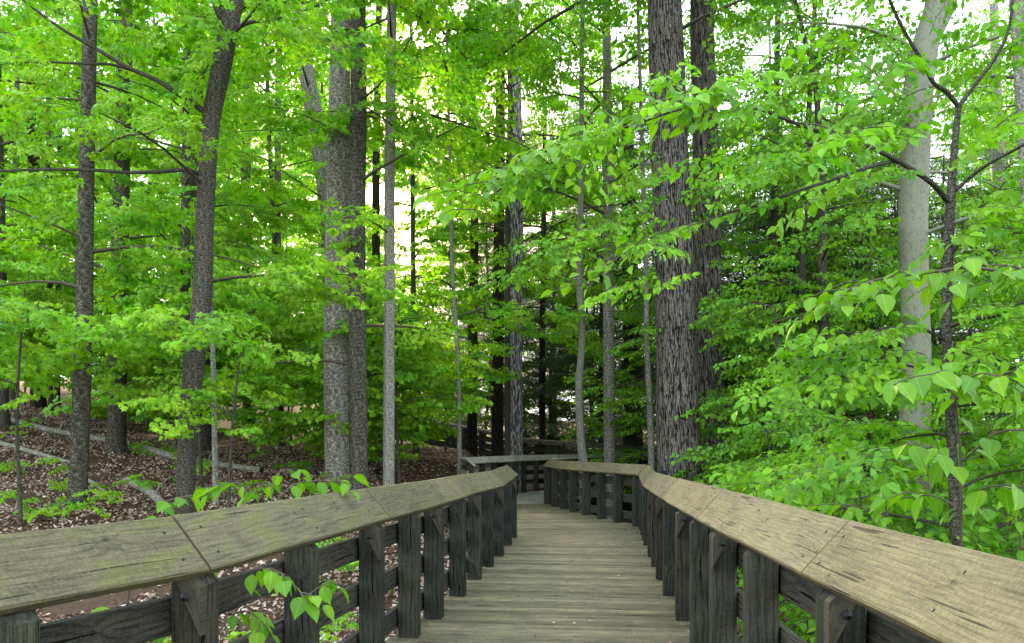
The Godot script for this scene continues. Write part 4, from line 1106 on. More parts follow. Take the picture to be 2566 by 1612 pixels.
func make_woods() -> void:
	# the wood beyond: slender trees one can follow by their trunks
	var spots := []
	var names := {"maple_far": ["maple_tree", "slender maple with yellow green leaves", "maples deep in the wood"], "beech": ["beech_tree", "slim beech with layered green leaves", "beeches in the thicket past the railing"], "hemlock": ["hemlock_tree", "dark hemlock with drooping boughs", "hemlocks deep in the wood"]}
	for row in [[18.5, 5.6], [23.0, 5.6], [28.0, 5.6], [33.5, 5.6], [39.5, 5.4], [47.0, 6.4], [56.0, 7.4], [68.0, 8.0]]:
		var z0: float = row[0]
		var gap: float = row[1]
		var half := 0.66 * z0 + 2.5
		var n := int(2.0 * half / gap)
		for i in n:
			var x := -half + (i + 0.5 + rng.randf_range(-0.35, 0.35)) * 2.0 * half / n
			var z := z0 + rng.randf_range(-2.0, 2.0)
			spots.append(Vector2(x, z))
	for s in spots:
		var z: float = s.y
		var ratio: float = s.x / z
		# the light comes through an opening in the wood, and the ramp runs through a clear strip
		if absf(ratio + 0.150) < 0.05 and z > 16.0: continue
		if z > 25.0 and z < 35.5 and s.x > -5.0 and s.x < 7.0: continue
		if z < 26.0 and s.x > -2.6 and s.x < 4.0: continue
		var kind := "maple_far"
		if ratio > 0.12: kind = "beech" if rng.randf() < 0.6 else ("hemlock" if z > 20.0 and rng.randf() < 0.75 else "maple_far")
		if ratio > -0.06 and ratio < 0.22 and z > 23.0 and z < 50.0 and rng.randf() < 0.75: kind = "hemlock"
		var h := rng.randf_range(11.0, 17.0) + (z - 20.0) * 0.3
		var lean := Vector3(rng.randf_range(-0.04, 0.04), 1, rng.randf_range(-0.03, 0.03))
		var g := ground_at(s.x, z)
		var b := Vector3(s.x, g, -z)
		var r := rng.randf_range(0.06, 0.15)
		var p := [b, b + lean * h * 0.3, b + lean * h * 0.65 + Vector3(rng.randf_range(-0.2, 0.2), 0, 0), b + lean * h]
		var nm: Array = names[kind]
		var open := clampf((ratio + 0.32) / 0.4, 0.0, 1.0) if ratio < 0.2 else 0.6
		tree(nm[0], nm[1] + stands(s.x, z), nm[2], "rough" if kind == "maple_far" else ("smooth" if kind == "beech" and rng.randf() < 0.5 else "rough"), p, [r, r * 0.85, r * 0.6, r * 0.3], [],
			{"kind": kind, "n": int(h * 2.0), "h0": g + rng.randf_range(0.8, 3.0), "h1": g + h, "r": rng.randf_range(2.2, 3.4), "scale": 1.0 + clampf((z - 14.0) * 0.015, 0.0, 0.8), "step": 0.46 + clampf((z - 16.0) * 0.010, 0.0, 0.5), "above": 0.0, "hole": -0.16 + 0.12 * open})

func make_understory() -> void:
	bush("maple_sapling", "young maple with flat leaf layers", "young maples under the tall trees on the bank", "maple", -6.90, 10.80, 3.40, 1.70, 4, 0.95, 0.36, 1.20)
	bush("maple_sapling", "young maple with flat leaf layers", "young maples under the tall trees on the bank", "maple", -8.90, 12.00, 3.80, 1.80, 5, 0.95, 0.36, 1.20)
	bush("maple_sapling", "young maple with flat leaf layers", "young maples under the tall trees on the bank", "maple", -4.20, 11.40, 3.00, 1.50, 4, 0.95, 0.36, 1.20)
	bush("maple_sapling", "young maple with flat leaf layers", "young maples under the tall trees on the bank", "maple_far", -5.90, 14.60, 4.20, 2.00, 6, 0.95, 0.36, 1.20)
	bush("maple_sapling", "young maple with flat leaf layers", "young maples under the tall trees on the bank", "maple_far", -2.40, 16.40, 4.00, 1.80, 10, 0.95, 0.36, 1.20)
	bush("maple_sapling", "young maple with flat leaf layers", "young maples under the tall trees on the bank", "maple_far", -10.90, 15.50, 3.40, 2.20, 8, 0.95, 0.36, 1.20)
	bush("maple_sapling", "young maple with flat leaf layers", "young maples under the tall trees on the bank", "maple_far", -7.80, 17.90, 4.00, 2.40, 10, 0.95, 0.36, 1.20)
	bush("maple_sapling", "young maple with flat leaf layers", "young maples under the tall trees on the bank", "maple_far", -4.30, 19.00, 4.50, 2.40, 11, 0.95, 0.36, 1.20)
	bush("maple_sapling", "young maple with flat leaf layers", "young maples under the tall trees on the bank", "maple_far", -3.00, 20.80, 4.20, 2.00, 11, 0.95, 0.36, 1.20)
	bush("maple_sapling", "young maple with flat leaf layers", "young maples under the tall trees on the bank", "maple_far", -13.20, 19.40, 4.00, 2.60, 10, 0.95, 0.36, 1.20)
	bush("maple_sapling", "young maple with flat leaf layers", "young maples under the tall trees on the bank", "maple_far", -3.40, 27.00, 4.00, 1.90, 12, 0.95, 0.36, 1.20)
	bush("maple_sapling", "young maple with flat leaf layers", "young maples under the tall trees on the bank", "maple_far", -2.20, 25.60, 2.60, 1.20, 8, 0.95, 0.36, 1.20)
	bush("maple_sapling", "young maple with flat leaf layers", "young maples under the tall trees on the bank", "maple_far", -3.80, 23.40, 5.50, 2.40, 12, 0.95, 0.36, 1.20)
	bush("maple_sapling", "young maple with flat leaf layers", "young maples under the tall trees on the bank", "maple_far", -10.20, 23.00, 4.20, 2.60, 10, 0.95, 0.36, 1.20)
	bush("maple_sapling", "young maple with flat leaf layers", "young maples under the tall trees on the bank", "maple_far", -6.40, 24.00, 4.60, 2.60, 11, 0.95, 0.36, 1.20)
	bush("maple_sapling", "young maple with flat leaf layers", "young maples under the tall trees on the bank", "maple_far", -14.00, 25.00, 4.50, 2.80, 10, 0.95, 0.36, 1.20)
	bush("maple_sapling", "young maple with flat leaf layers", "young maples under the tall trees on the bank", "maple_far", -8.40, 29.00, 5.00, 3.00, 11, 0.95, 0.36, 1.20)
	bush("maple_sapling", "young maple with flat leaf layers", "young maples under the tall trees on the bank", "maple_far", -12.60, 31.00, 5.00, 3.00, 11, 0.95, 0.36, 1.20)
	bush("maple_sapling", "young maple with flat leaf layers", "young maples under the tall trees on the bank", "maple_far", -17.50, 28.00, 5.00, 3.00, 10, 0.95, 0.36, 1.20)
	bush("maple_sapling", "young maple with flat leaf layers", "young maples under the tall trees on the bank", "maple_far", -5.60, 28.50, 5.00, 2.60, 11, 0.95, 0.36, 1.20)
	bush("maple_sapling", "young maple with flat leaf layers", "young maples under the tall trees on the bank", "maple_far", -9.60, 23.00, 3.00, 2.20, 11, 0.95, 0.36, 1.20)
	bush("maple_sapling", "young maple with flat leaf layers", "young maples under the tall trees on the bank", "maple_far", -12.40, 24.50, 3.00, 2.40, 11, 0.95, 0.36, 1.20)
	bush("maple_sapling", "young maple with flat leaf layers", "young maples under the tall trees on the bank", "maple_far", -7.60, 25.60, 3.20, 2.40, 12, 0.95, 0.36, 1.20)
	bush("maple_sapling", "young maple with flat leaf layers", "young maples under the tall trees on the bank", "maple_far", -10.80, 26.60, 3.40, 2.40, 12, 0.95, 0.36, 1.20)
	bush("maple_sapling", "young maple with flat leaf layers", "young maples under the tall trees on the bank", "maple_far", -15.50, 24.50, 3.00, 2.40, 7, 0.95, 0.36, 1.20)
	bush("maple_sapling", "young maple with flat leaf layers", "young maples under the tall trees on the bank", "maple_far", -6.20, 21.60, 2.60, 2.00, 7, 0.95, 0.36, 1.20)
	bush("maple_sapling", "young maple with flat leaf layers", "young maples under the tall trees on the bank", "maple_far", -18.50, 24.50, 3.50, 2.60, 8, 0.95, 0.36, 1.20)
	bush("hemlock_tree", "bushy low hemlock", "bushy hemlocks in the wood", "hemlock", -3.60, 37.00, 8.00, 3.40, 30, 1.60, 0.50, 0.20)
	bush("hemlock_tree", "bushy low hemlock", "bushy hemlocks in the wood", "hemlock", 0.40, 36.20, 9.00, 3.40, 32, 1.60, 0.50, 0.20)
	bush("hemlock_tree", "bushy low hemlock", "bushy hemlocks in the wood", "hemlock", 3.40, 37.40, 10.00, 3.60, 34, 1.60, 0.50, 0.20)
	bush("hemlock_tree", "bushy low hemlock", "bushy hemlocks in the wood", "hemlock", 6.60, 36.40, 9.00, 3.40, 32, 1.60, 0.50, 0.20)
	bush("hemlock_tree", "bushy low hemlock", "bushy hemlocks in the wood", "hemlock", 1.90, 40.50, 12.00, 3.60, 36, 1.60, 0.50, 0.20)
	bush("hemlock_tree", "bushy low hemlock", "bushy hemlocks in the wood", "hemlock", -1.60, 41.00, 12.00, 3.60, 36, 1.60, 0.50, 0.20)
	bush("hemlock_tree", "bushy low hemlock", "bushy hemlocks in the wood", "hemlock", 5.20, 41.50, 12.00, 3.80, 36, 1.60, 0.50, 0.20)
	bush("hemlock_tree", "bushy low hemlock", "bushy hemlocks in the wood", "hemlock", 8.60, 31.00, 9.00, 3.20, 30, 1.60, 0.50, 0.20)
	bush("hemlock_tree", "bushy low hemlock", "bushy hemlocks in the wood", "hemlock", 5.60, 17.60, 8.00, 2.40, 34, 1.60, 0.50, 0.20)
	bush("hemlock_tree", "bushy low hemlock", "bushy hemlocks in the wood", "hemlock", 8.60, 17.80, 9.00, 2.60, 36, 1.60, 0.50, 0.20)
	bush("hemlock_tree", "bushy low hemlock", "bushy hemlocks in the wood", "hemlock", 11.40, 20.60, 10.00, 3.00, 36, 1.60, 0.50, 0.20)
	bush("hemlock_tree", "bushy low hemlock", "bushy hemlocks in the wood", "hemlock", 7.20, 21.40, 10.00, 2.80, 38, 1.60, 0.50, 0.20)
	bush("hemlock_tree", "bushy low hemlock", "bushy hemlocks in the wood", "hemlock", 4.60, 24.00, 10.00, 2.60, 36, 1.60, 0.50, 0.20)
	bush("hemlock_tree", "bushy low hemlock", "bushy hemlocks in the wood", "hemlock", 10.20, 25.00, 11.00, 3.20, 38, 1.60, 0.50, 0.20)
	bush("hemlock_tree", "bushy low hemlock", "bushy hemlocks in the wood", "hemlock", 13.50, 24.00, 11.00, 3.20, 34, 1.60, 0.50, 0.20)
	bush("hemlock_tree", "bushy low hemlock", "bushy hemlocks in the wood", "hemlock", -3.00, 47.00, 15.00, 3.80, 36, 1.60, 0.50, 0.20)
	bush("hemlock_tree", "bushy low hemlock", "bushy hemlocks in the wood", "hemlock", 1.00, 49.00, 16.00, 4.00, 38, 1.60, 0.50, 0.20)
	bush("hemlock_tree", "bushy low hemlock", "bushy hemlocks in the wood", "hemlock", 5.00, 47.00, 16.00, 4.00, 38, 1.60, 0.50, 0.20)
	bush("hemlock_tree", "bushy low hemlock", "bushy hemlocks in the wood", "hemlock", 9.50, 48.00, 16.00, 4.00, 38, 1.60, 0.50, 0.20)
	bush("maple_sapling", "low bushy young maple leafy to the ground", "low bushy maples on the bank", "maple_far", -10.60, 22.40, 2.20, 1.50, 14, 0.95, 0.36, -0.30)
	bush("maple_sapling", "low bushy young maple leafy to the ground", "low bushy maples on the bank", "maple_far", -12.20, 25.20, 2.60, 1.80, 14, 0.95, 0.36, -0.30)
	bush("maple_sapling", "low bushy young maple leafy to the ground", "low bushy maples on the bank", "maple_far", -3.10, 18.60, 4.20, 1.40, 20, 0.95, 0.36, -0.30)
	bush("maple_sapling", "low bushy young maple leafy to the ground", "low bushy maples on the bank", "maple_far", -3.90, 24.20, 2.80, 1.40, 16, 0.95, 0.36, -0.30)
	bush("maple_sapling", "low bushy young maple leafy to the ground", "low bushy maples on the bank", "maple_far", -4.80, 25.60, 2.80, 1.80, 16, 0.95, 0.36, -0.30)
	bush("maple_sapling", "low bushy young maple leafy to the ground", "low bushy maples on the bank", "maple_far", -3.70, 16.60, 2.40, 1.50, 12, 0.95, 0.36, -0.30)
	bush("beech_sapling", "leafy beech sapling", "beech saplings crowding the railing", "beech", 3.00, 6.60, 1.50, 1.20, 10, 0.95, 0.36, -0.20)
	bush("beech_sapling", "leafy beech sapling", "beech saplings crowding the railing", "beech", 5.00, 7.30, 1.60, 1.20, 10, 0.95, 0.36, -0.20)
	bush("beech_sapling", "leafy beech sapling", "beech saplings crowding the railing", "beech", 3.80, 8.60, 1.80, 1.20, 10, 0.95, 0.36, -0.20)
	bush("beech_sapling", "leafy beech sapling", "beech saplings crowding the railing", "beech", 5.90, 8.20, 2.20, 1.50, 11, 0.95, 0.36, -0.20)
	bush("beech_sapling", "leafy beech sapling", "beech saplings crowding the railing", "beech", 3.90, 11.40, 2.20, 1.00, 10, 0.95, 0.36, -0.20)
	bush("beech_sapling", "leafy beech sapling", "beech saplings crowding the railing", "beech", 4.00, 10.40, 2.60, 1.20, 12, 0.95, 0.36, -0.20)
	bush("beech_sapling", "leafy beech sapling", "beech saplings crowding the railing", "beech", 7.80, 10.60, 4.50, 2.00, 15, 0.95, 0.36, -0.20)
	bush("beech_sapling", "leafy beech sapling", "beech saplings crowding the railing", "beech", 4.50, 12.40, 4.20, 1.40, 14, 0.95, 0.36, -0.20)
	bush("beech_sapling", "leafy beech sapling", "beech saplings crowding the railing", "beech", 9.00, 12.80, 5.50, 2.00, 15, 0.95, 0.36, -0.20)
	bush("beech_sapling", "leafy beech sapling", "beech saplings crowding the railing", "beech", 4.90, 14.20, 5.50, 1.80, 15, 0.95, 0.36, -0.20)
	bush("beech_sapling", "leafy beech sapling", "beech saplings crowding the railing", "beech", 7.00, 15.00, 6.50, 2.40, 17, 0.95, 0.36, -0.20)
	bush("beech_sapling", "leafy beech sapling", "beech saplings crowding the railing", "beech", 9.60, 15.40, 6.50, 2.40, 15, 0.95, 0.36, -0.20)
	bush("beech_sapling", "leafy beech sapling", "beech saplings crowding the railing", "beech", 6.20, 18.20, 7.00, 2.50, 17, 0.95, 0.36, -0.20)
	bush("beech_sapling", "leafy beech sapling", "beech saplings crowding the railing", "beech", 9.00, 19.00, 7.00, 2.60, 17, 0.95, 0.36, -0.20)
	bush("beech_sapling", "leafy beech sapling", "beech saplings crowding the railing", "beech", 2.90, 5.00, 1.00, 0.80, 8, 0.95, 0.36, -0.20)
	bush("beech_sapling", "leafy beech sapling", "beech saplings crowding the railing", "beech", 5.30, 6.40, 2.20, 1.30, 10, 0.95, 0.36, -0.20)
	bush("beech_sapling", "leafy beech sapling", "beech saplings crowding the railing", "beech", 3.80, 20.50, 6.00, 2.00, 14, 0.95, 0.36, -0.20)
	near_plants()

func make_floor_things() -> void:
	# fallen trunks on the bank
	var logs := [
		[[Vector3(-14.5, 0, -20.6), Vector3(-12.0, 0, -19.6), Vector3(-9.4, 0, -19.0)], 0.10, 0.075, "long pale fallen trunk lying across the leafy bank uphill"],
		[[Vector3(-9.0, 0, -18.7), Vector3(-7.2, 0, -17.4), Vector3(-5.3, 0, -16.3)], 0.10, 0.07, "broken grey fallen trunk lying behind the leaning maple"],
		[[Vector3(-7.3, 0, -14.6), Vector3(-6.3, 0, -13.4), Vector3(-5.35, 0, -12.1)], 0.085, 0.07, "short bleached log lying downhill beside the leaning maple"],
		[[Vector3(-8.6, 0, -15.0), Vector3(-7.6, 0, -14.0), Vector3(-6.5, 0, -12.6)], 0.05, 0.03, "thin pale fallen branch on the brown leaves"],
		[[Vector3(-11.6, 0, -16.6), Vector3(-10.0, 0, -16.2), Vector3(-8.6, 0, -15.6)], 0.07, 0.05, "thin bleached pole half covered by leaves uphill"]]
	for l in logs:
		var pts := []
		for p in l[0]: pts.append(Vector3(p.x, ground_at(p.x, -p.z) + l[1] * 0.72, p.z))
		var sp := smooth_path(pts, 5)
		var rr := []
		for i in sp.size(): rr.append(lerpf(l[1], l[2], float(i) / (sp.size() - 1)))
		var t := Tube.new()
		t.add(sp, rr, 14, noise_b, 0.16, 0.4, 0.4)
		# the broken near end
		var first: Vector3 = sp[0]
		var d0: Vector3 = (sp[0] - sp[1]).normalized()
		t.add([first + d0 * 0.01, first + d0 * 0.06], [l[1] * 0.95, l[1] * 0.3], 14, noise_b, 0.3, 0.5, 0.4)
		var o := thing("fallen_log", l[3], "log", Vector3(sp[0].x, ground_at(sp[0].x, -sp[0].z), sp[0].z))
		part("log_stem", t.commit(), M.log, o, Vector3.ZERO)
		var b := Tube.new()
		var m: Vector3 = sp[int(sp.size() * 0.6)]
		b.add([m, m + Vector3(0.12, 0.2, 0.05), m + Vector3(0.3, 0.34, 0.06)], [l[2] * 0.4, l[2] * 0.3, l[2] * 0.15], 7)
		part("branch_stub", b.commit(), M.log, o, Vector3.ZERO)
	# brown leaves over the bank
	var f := Faces.new()
	f.tinted = true
	beech_leaf(f, Vector3(-0.5, 0, 0), Vector3.RIGHT, Vector3.BACK, 1.0, Color.WHITE, BEECH_PLAIN)
	var lm := f.commit(null, M.litter)
	var mm := MultiMesh.new()
	mm.transform_format = MultiMesh.TRANSFORM_3D
	mm.use_colors = true
	mm.mesh = lm
	var xf := []
	for i in 130000:
		var z := 2.5 + pow(rng.randf(), 0.85) * 24.0
		var x := left_edge(z) + 0.9 - pow(rng.randf(), 0.9) * (4.0 + z * 0.7)
		if i % 6 == 0:
			x = rng.randf_range(1.6, 6.0)
			z = rng.randf_range(2.0, 12.0)
		if noise_a.get_noise_2d(x * 30.0, z * 30.0) < -0.42: continue
		var s := rng.randf_range(0.04, 0.08)
		var b := Basis.from_euler(Vector3(rng.randfn(0, 0.45), rng.randf() * TAU, rng.randfn(0, 0.45))) * Basis.from_scale(Vector3(s, s * rng.randf_range(-2.0, 2.5), s))
		xf.append(Transform3D(b, Vector3(x, ground_at(x, z) + rng.randf_range(0.004, 0.05), -z)))
	mm.instance_count = xf.size()
	for i in xf.size():
		mm.set_instance_transform(i, xf[i])
		var k := rng.randf()
		var c := Color(0.16, 0.10, 0.07).lerp(Color(0.40, 0.285, 0.215), k)
		if rng.randf() < 0.22: c = Color(0.44, 0.38, 0.34)
		if rng.randf() < 0.15: c = Color(0.07, 0.04, 0.03)
		mm.set_instance_color(i, c)
	var fl := MultiMeshInstance3D.new()
	fl.name = "fallen_leaves"
	fl.multimesh = mm
	fl.set_meta("kind", "stuff")
	fl.set_meta("label", "brown fallen leaves covering the bank beside the boardwalk")
	fl.set_meta("category", "leaves")
	add_child(fl)
	# crumbs of dead leaves caught along the edges of the deck
	var dm := MultiMesh.new()
	dm.transform_format = MultiMesh.TRANSFORM_3D
	dm.use_colors = true
	dm.mesh = lm
	dm.instance_count = 420
	for i in 420:
		var z := rng.randf_range(4.6, 12.0)
		var lx := lerpf(-0.72, 0.05, clampf((z - 4.6) / 6.4, 0.0, 1.0))
		var rx := lerpf(1.13, 1.9, clampf((z - 4.6) / 6.4, 0.0, 1.0))
		var w := pow(rng.randf(), 2.5) * 0.5
		var x := lerpf(lx, rx, w if i % 3 == 0 else 1.0 - w)
		var sz := rng.randf_range(0.008, 0.035)
		dm.set_instance_transform(i, Transform3D(Basis.from_euler(Vector3(rng.randfn(0, 0.2), rng.randf() * TAU, rng.randfn(0, 0.2))) * Basis.from_scale(Vector3(sz, sz, sz)), Vector3(x, 0.008, -z)))
		dm.set_instance_color(i, Color(0.10, 0.06, 0.035).lerp(Color(0.34, 0.24, 0.13), rng.randf()))
	var db := MultiMeshInstance3D.new()
	db.name = "leaf_litter"
	db.multimesh = dm
	db.set_meta("kind", "stuff")
	db.set_meta("label", "crumbs of dead leaves caught along the deck edges")
	db.set_meta("category", "leaves")
	add_child(db)
	# seedlings
	for i in 64:
		var z := rng.randf_range(7.0, 19.0)
		var x := left_edge(z) - rng.randf_range(1.0, 2.0 + z * 0.52)
		if i > 48:
			z = rng.randf_range(3.2, 7.0)
			x = left_edge(z) - rng.randf_range(0.6, 2.6)
		var g := ground_at(x, z)
		var o := thing("maple_seedling", "small green maple seedling growing out of the brown leaves", "seedling", Vector3(x, g, -z), "seedlings on the leafy bank")
		var h := rng.randf_range(0.12, 0.5)
		var t := Tube.new()
		t.add([Vector3(x, g - 0.02, -z), Vector3(x + 0.02, g + h * 0.5, -z), Vector3(x, g + h, -z)], [0.005, 0.004, 0.002], 5)
		part("stem", t.commit(), M.twig, o, Vector3.ZERO)
		var cr := Crown.new()
		for k in 4:
			put_spray(cr, "maple", Vector3(x, g + h * rng.randf_range(0.5, 1.0), -z), Vector3(cos(k * 1.7 + i), 0, sin(k * 1.7 + i)), rng.randf_range(0.35, 0.6))
		add_crown(cr, "maple", o)

# a bush or sapling: a thin stem with low spreading limbs
func bush(called: String, label: String, group: String, kind: String, x: float, z: float, h: float, r: float, n: int, scale: float, step: float, h0: float) -> void:
	var g := ground_at(x, z)
	var b := Vector3(x, g, -z)
	var lean := Vector3(rng.randf_range(-0.1, 0.1), 1, rng.randf_range(-0.1, 0.1))
	var rr := 0.012 + h * 0.006
	var p := [b, b + lean * h * 0.5 + Vector3(rng.randf_range(-0.08, 0.08), 0, 0), b + lean * h]
	tree(called, label + stands(x, z), group, "rough", p, [rr, rr * 0.7, rr * 0.3], [], {"kind": kind, "n": n, "h0": g + 0.5 + maxf(h0, 0.0), "h1": g + h, "r": r, "scale": scale, "step": step, "above": 0.0, "hole": -0.25, "bare": 0.12, "variants": 2})

func dress_sapling(sap: Node3D) -> void:
	# the thick of the long branch, past what is told apart leaf by leaf
	var cr := Crown.new()
	dress_limb(cr, "beech", [Vector3(1.96, 3.15, -4.70), Vector3(1.64, 3.19, -4.60), Vector3(1.36, 3.22, -4.50), Vector3(1.08, 3.15, -4.40), Vector3(0.82, 3.04, -4.30), Vector3(0.57, 2.92, -4.20), Vector3(0.35, 2.79, -4.10)], 0.0, 0.28, 0.3, 0.62, -0.5)
	dress_limb(cr, "beech", [Vector3(1.84, 2.82, -4.80), Vector3(1.49, 2.70, -4.67), Vector3(1.20, 2.59, -4.55), Vector3(0.92, 2.47, -4.42), Vector3(0.70, 2.35, -4.30)], 0.0, 0.28, 0.34, 0.6, -0.5)
	add_crown(cr, "beech", sap, 2)

# plants close to the railings, whose leaves can be told apart
func near_plants() -> void:
	var g := ground_at(1.75, 3.0)
	var v := thing("beech_sapling", "small beech sapling with large bright leaves right behind the tan capped railing", "sapling", Vector3(1.78, g, -3.0))
	leafy(v, [Vector3(1.78, g - 0.05, -3.0), Vector3(1.76, 0.3, -3.0), Vector3(1.75, 0.95, -3.0), Vector3(1.75, 1.20, -3.0), Vector3(1.70, 1.45, -2.95), Vector3(1.66, 1.60, -2.9)], 0.008, 0.003, 0.11, 0.12, 0.0, 1.0, 0.75)
	leafy(v, [Vector3(1.72, 1.43, -3.00), Vector3(1.69, 1.52, -2.92), Vector3(1.61, 1.56, -2.84), Vector3(1.50, 1.54, -2.76), Vector3(1.38, 1.52, -2.68), Vector3(1.29, 1.49, -2.60)], 0.004, 0.002, 0.115, 0.055, 0.0, 1.0, 0.2)
	leafy(v, [Vector3(1.69, 1.43, -2.95), Vector3(1.70, 1.52, -2.89), Vector3(1.73, 1.55, -2.83), Vector3(1.76, 1.52, -2.76), Vector3(1.80, 1.46, -2.70)], 0.004, 0.002, 0.115, 0.055, 0.16, 0.2, 0.2)
	leafy(v, [Vector3(1.75, 1.22, -3.00), Vector3(1.77, 1.28, -2.92), Vector3(1.79, 1.33, -2.85), Vector3(1.83, 1.34, -2.78), Vector3(1.86, 1.33, -2.70)], 0.004, 0.002, 0.115, 0.06, 0.2, 0.2, 0.2)
	leafy(v, [Vector3(1.75, 1.18, -3.00), Vector3(1.65, 1.23, -2.93), Vector3(1.53, 1.28, -2.87), Vector3(1.43, 1.29, -2.80)], 0.004, 0.002, 0.105, 0.06, 0.16, 0.16, 0.2)
	leafy(v, [Vector3(1.75, 1.07, -3.00), Vector3(1.77, 1.12, -2.90), Vector3(1.80, 1.14, -2.80), Vector3(1.83, 1.13, -2.70)], 0.004, 0.002, 0.11, 0.06, 0.22, 0.16, 0.1)
	leafy(v, [Vector3(1.75, 1.03, -3.00), Vector3(1.70, 1.08, -3.07), Vector3(1.64, 1.08, -3.13), Vector3(1.57, 1.05, -3.20)], 0.004, 0.002, 0.10, 0.06, 0.22, 0.16, 0.1)
	# a taller one whose trunk stands outside the view
	var g2 := ground_at(3.3, 3.9)
	var w := thing("beech_sapling", "beech sapling sending a level leafy branch across the smooth beech trunk", "sapling", Vector3(3.3, g2, -3.9))
	leafy(w, [Vector3(3.3, g2 - 0.05, -3.9), Vector3(3.28, 1.0, -3.9), Vector3(3.3, 2.4, -3.85), Vector3(3.2, 3.4, -3.8)], 0.022, 0.012, 0.1, 0.3, 0.0, 1.0, 0.9)
	leafy(w, [Vector3(3.31, 1.91, -3.90), Vector3(2.96, 2.02, -3.84), Vector3(2.66, 2.07, -3.77), Vector3(2.41, 2.11, -3.71), Vector3(2.17, 2.13, -3.65), Vector3(1.93, 2.09, -3.59), Vector3(1.70, 2.05, -3.52), Vector3(1.52, 1.99, -3.46), Vector3(1.40, 1.91, -3.40)], 0.012, 0.003, 0.10, 0.06, 0.42, 0.1, 0.3)
	leafy(w, [Vector3(3.20, 1.07, -3.80), Vector3(2.88, 1.34, -3.73), Vector3(2.58, 1.48, -3.67), Vector3(2.42, 1.58, -3.60)], 0.009, 0.003, 0.10, 0.08, 0.3, 0.2, 0.3)
	# low beeches along the pale rail
	for s in [[2.0, 4.1, 0.95], [2.35, 4.9, 0.95], [2.5, 3.6, 0.75], [2.9, 4.4, 0.9], [1.95, 5.6, 0.75], [2.5, 6.0, 0.8]]:
		var x: float = s[0]
		var z: float = s[1]
		var top: float = s[2]
		var gg := ground_at(x, z)
		var o := thing("beech_seedling", "knee high beech seedling with pointed leaves crowding the tan capped railing", "seedling", Vector3(x, gg, -z), "beech seedlings along the railing")
		leafy(o, [Vector3(x, gg - 0.05, -z), Vector3(x + 0.03, gg + 0.5, -z), Vector3(x, top - 0.05, -z), Vector3(x - 0.05, top + 0.08, -z)], 0.008, 0.003, 0.085, 0.06, 0.0, 1.0, 0.6)
		for k in 7:
			var az := k * 2.4 + x * 7.0
			var y := lerpf(gg + 0.4, top + 0.05, (k + 0.5) / 7.0)
			var d := Vector3(cos(az), 0, sin(az))
			var l := rng.randf_range(0.3, 0.5)
			leafy(o, [Vector3(x, y, -z), Vector3(x, y + 0.06, -z) + d * l * 0.5, Vector3(x, y + 0.04, -z) + d * l], 0.004, 0.0015, 0.085, 0.055, 0.2, 0.16, 0.15)
	# beside the mossy rail
	var g3 := ground_at(-2.3, 4.4)
	var y1 := thing("beech_seedling", "beech seedling spreading dark leaves just above the mossy railing", "seedling", Vector3(-2.2, g3, -4.3))
	leafy(y1, [Vector3(-2.2, g3 - 0.05, -4.3), Vector3(-2.15, 0.4, -4.3), Vector3(-1.95, 0.92, -4.2), Vector3(-1.7, 1.02, -4.1)], 0.009, 0.004, 0.1, 0.1, 0.0, 1.0, 0.6)
	leafy(y1, [Vector3(-1.31, 0.96, -4.20), Vector3(-1.40, 1.05, -4.13), Vector3(-1.49, 1.09, -4.07), Vector3(-1.58, 1.03, -4.00)], 0.004, 0.002, 0.10, 0.065, 0.18, 0.14, 0.1, 45.0)
	leafy(y1, [Vector3(-1.31, 0.96, -4.20), Vector3(-1.20, 1.07, -4.22), Vector3(-1.09, 1.09, -4.25), Vector3(-0.98, 1.09, -4.28), Vector3(-0.89, 1.12, -4.30)], 0.004, 0.002, 0.095, 0.065, 0.16, 0.16, 0.1, 40.0)
	leafy(y1, [Vector3(-1.34, 0.95, -4.30), Vector3(-1.36, 1.07, -4.37), Vector3(-1.33, 1.14, -4.43), Vector3(-1.25, 1.15, -4.50)], 0.004, 0.002, 0.095, 0.065, 0.16, 0.14, 0.1, 40.0)
	var g4 := ground_at(-1.7, 3.3)
	var y2 := thing("beech_seedling", "beech seedling poking through the planks of the mossy railing", "seedling", Vector3(-1.7, g4, -3.3))
	leafy(y2, [Vector3(-1.7, g4 - 0.05, -3.3), Vector3(-1.6, 0.2, -3.2), Vector3(-1.42, 0.55, -3.1), Vector3(-1.2, 0.8, -3.0)], 0.007, 0.003, 0.09, 0.09, 0.0, 1.0, 0.5)
	leafy(y2, [Vector3(-1.08, 0.69, -3.05), Vector3(-1.00, 0.80, -3.00), Vector3(-0.90, 0.80, -2.95), Vector3(-0.82, 0.76, -2.90), Vector3(-0.76, 0.70, -2.85)], 0.003, 0.0015, 0.085, 0.05, 0.12, 0.12, 0.1, 50.0)
	leafy(y2, [Vector3(-1.21, 0.52, -3.20), Vector3(-1.13, 0.60, -3.17), Vector3(-1.04, 0.59, -3.13), Vector3(-0.97, 0.53, -3.10)], 0.003, 0.0015, 0.085, 0.055, 0.12, 0.12, 0.1, 50.0)
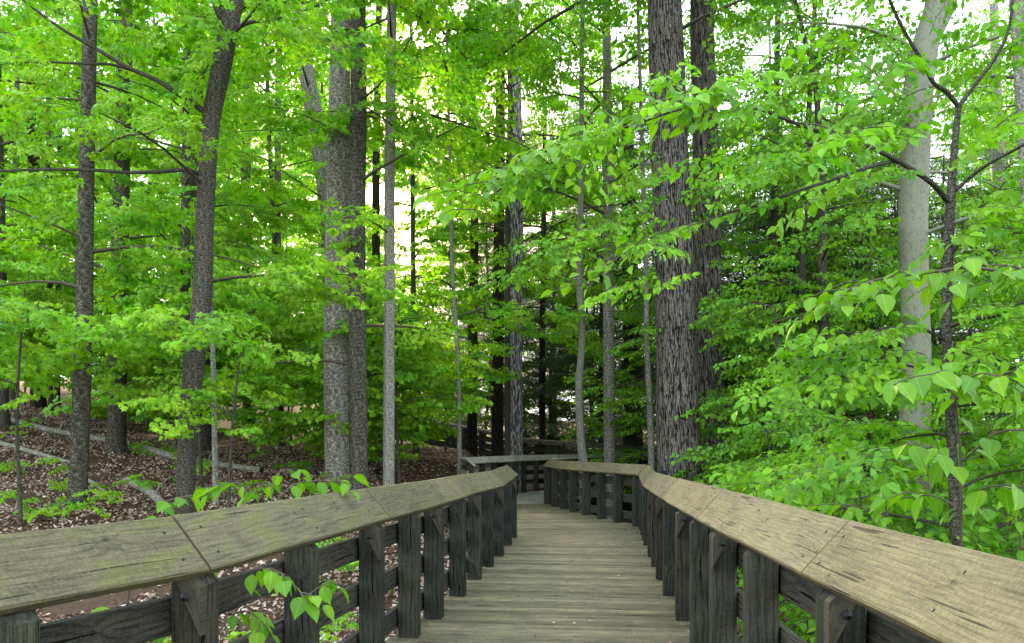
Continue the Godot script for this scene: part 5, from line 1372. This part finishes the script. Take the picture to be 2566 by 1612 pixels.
	leafy(y2, [Vector3(-0.88, 0.64, -3.30), Vector3(-0.81, 0.68, -3.40), Vector3(-0.76, 0.63, -3.50)], 0.003, 0.0015, 0.08, 0.055, 0.12, 0.12, 0.1, 50.0)
	leafy(y2, [Vector3(-1.17, 0.70, -3.10), Vector3(-1.36, 0.64, -3.07), Vector3(-1.48, 0.63, -3.03), Vector3(-1.55, 0.64, -3.00)], 0.003, 0.0015, 0.12, 0.1, 0.0, 1.0, 0.5, 25.0)

func _ready() -> void:
	rng.seed = 20240611
	var cam := Camera3D.new()
	cam.name = "camera"
	cam.projection = Camera3D.PROJECTION_FRUSTUM
	cam.near = 0.05
	cam.far = 600.0
	cam.size = 0.05 * 1612.0 / 1930.0
	cam.frustum_offset = Vector2(0.0, 0.05 * 314.0 / 1930.0)
	cam.position = Vector3(0.0, 1.28, 0.0)
	add_child(cam)
	cam.current = true
	var env := Environment.new()
	env.background_mode = Environment.BG_SKY
	env.tonemap_mode = Environment.TONE_MAPPER_LINEAR
	env.tonemap_exposure = 5.7
	env.sdfgi_enabled = true
	env.ssao_enabled = true
	env.ssil_enabled = true
	var sm := ProceduralSkyMaterial.new()
	sm.sky_top_color = Color(0.90, 0.95, 1.0)
	sm.sky_horizon_color = Color(1.0, 0.985, 0.95)
	sm.ground_horizon_color = Color(0.45, 0.45, 0.40)
	sm.ground_bottom_color = Color(0.2, 0.2, 0.17)
	sm.sun_angle_max = 30.0
	sm.sun_curve = 0.4
	var sky := Sky.new()
	sky.sky_material = sm
	env.sky = sky
	env.background_energy_multiplier = 0.8
	var we := WorldEnvironment.new()
	we.name = "world_environment"
	we.environment = env
	add_child(we)
	var sun := DirectionalLight3D.new()
	sun.name = "sun"
	sun.light_color = Color(1.0, 0.90, 0.72)
	sun.light_energy = 1.6
	sun.light_angular_distance = 5.0
	sun.shadow_enabled = true
	add_child(sun)
	sun.look_at_from_position(Vector3(-0.152, 0.321, -1.0) * 100.0, Vector3.ZERO)
	make_materials()
	make_sprays()
	make_ground()
	make_boardwalk()
	make_trees()
	make_woods()
	make_understory()
	make_floor_things()
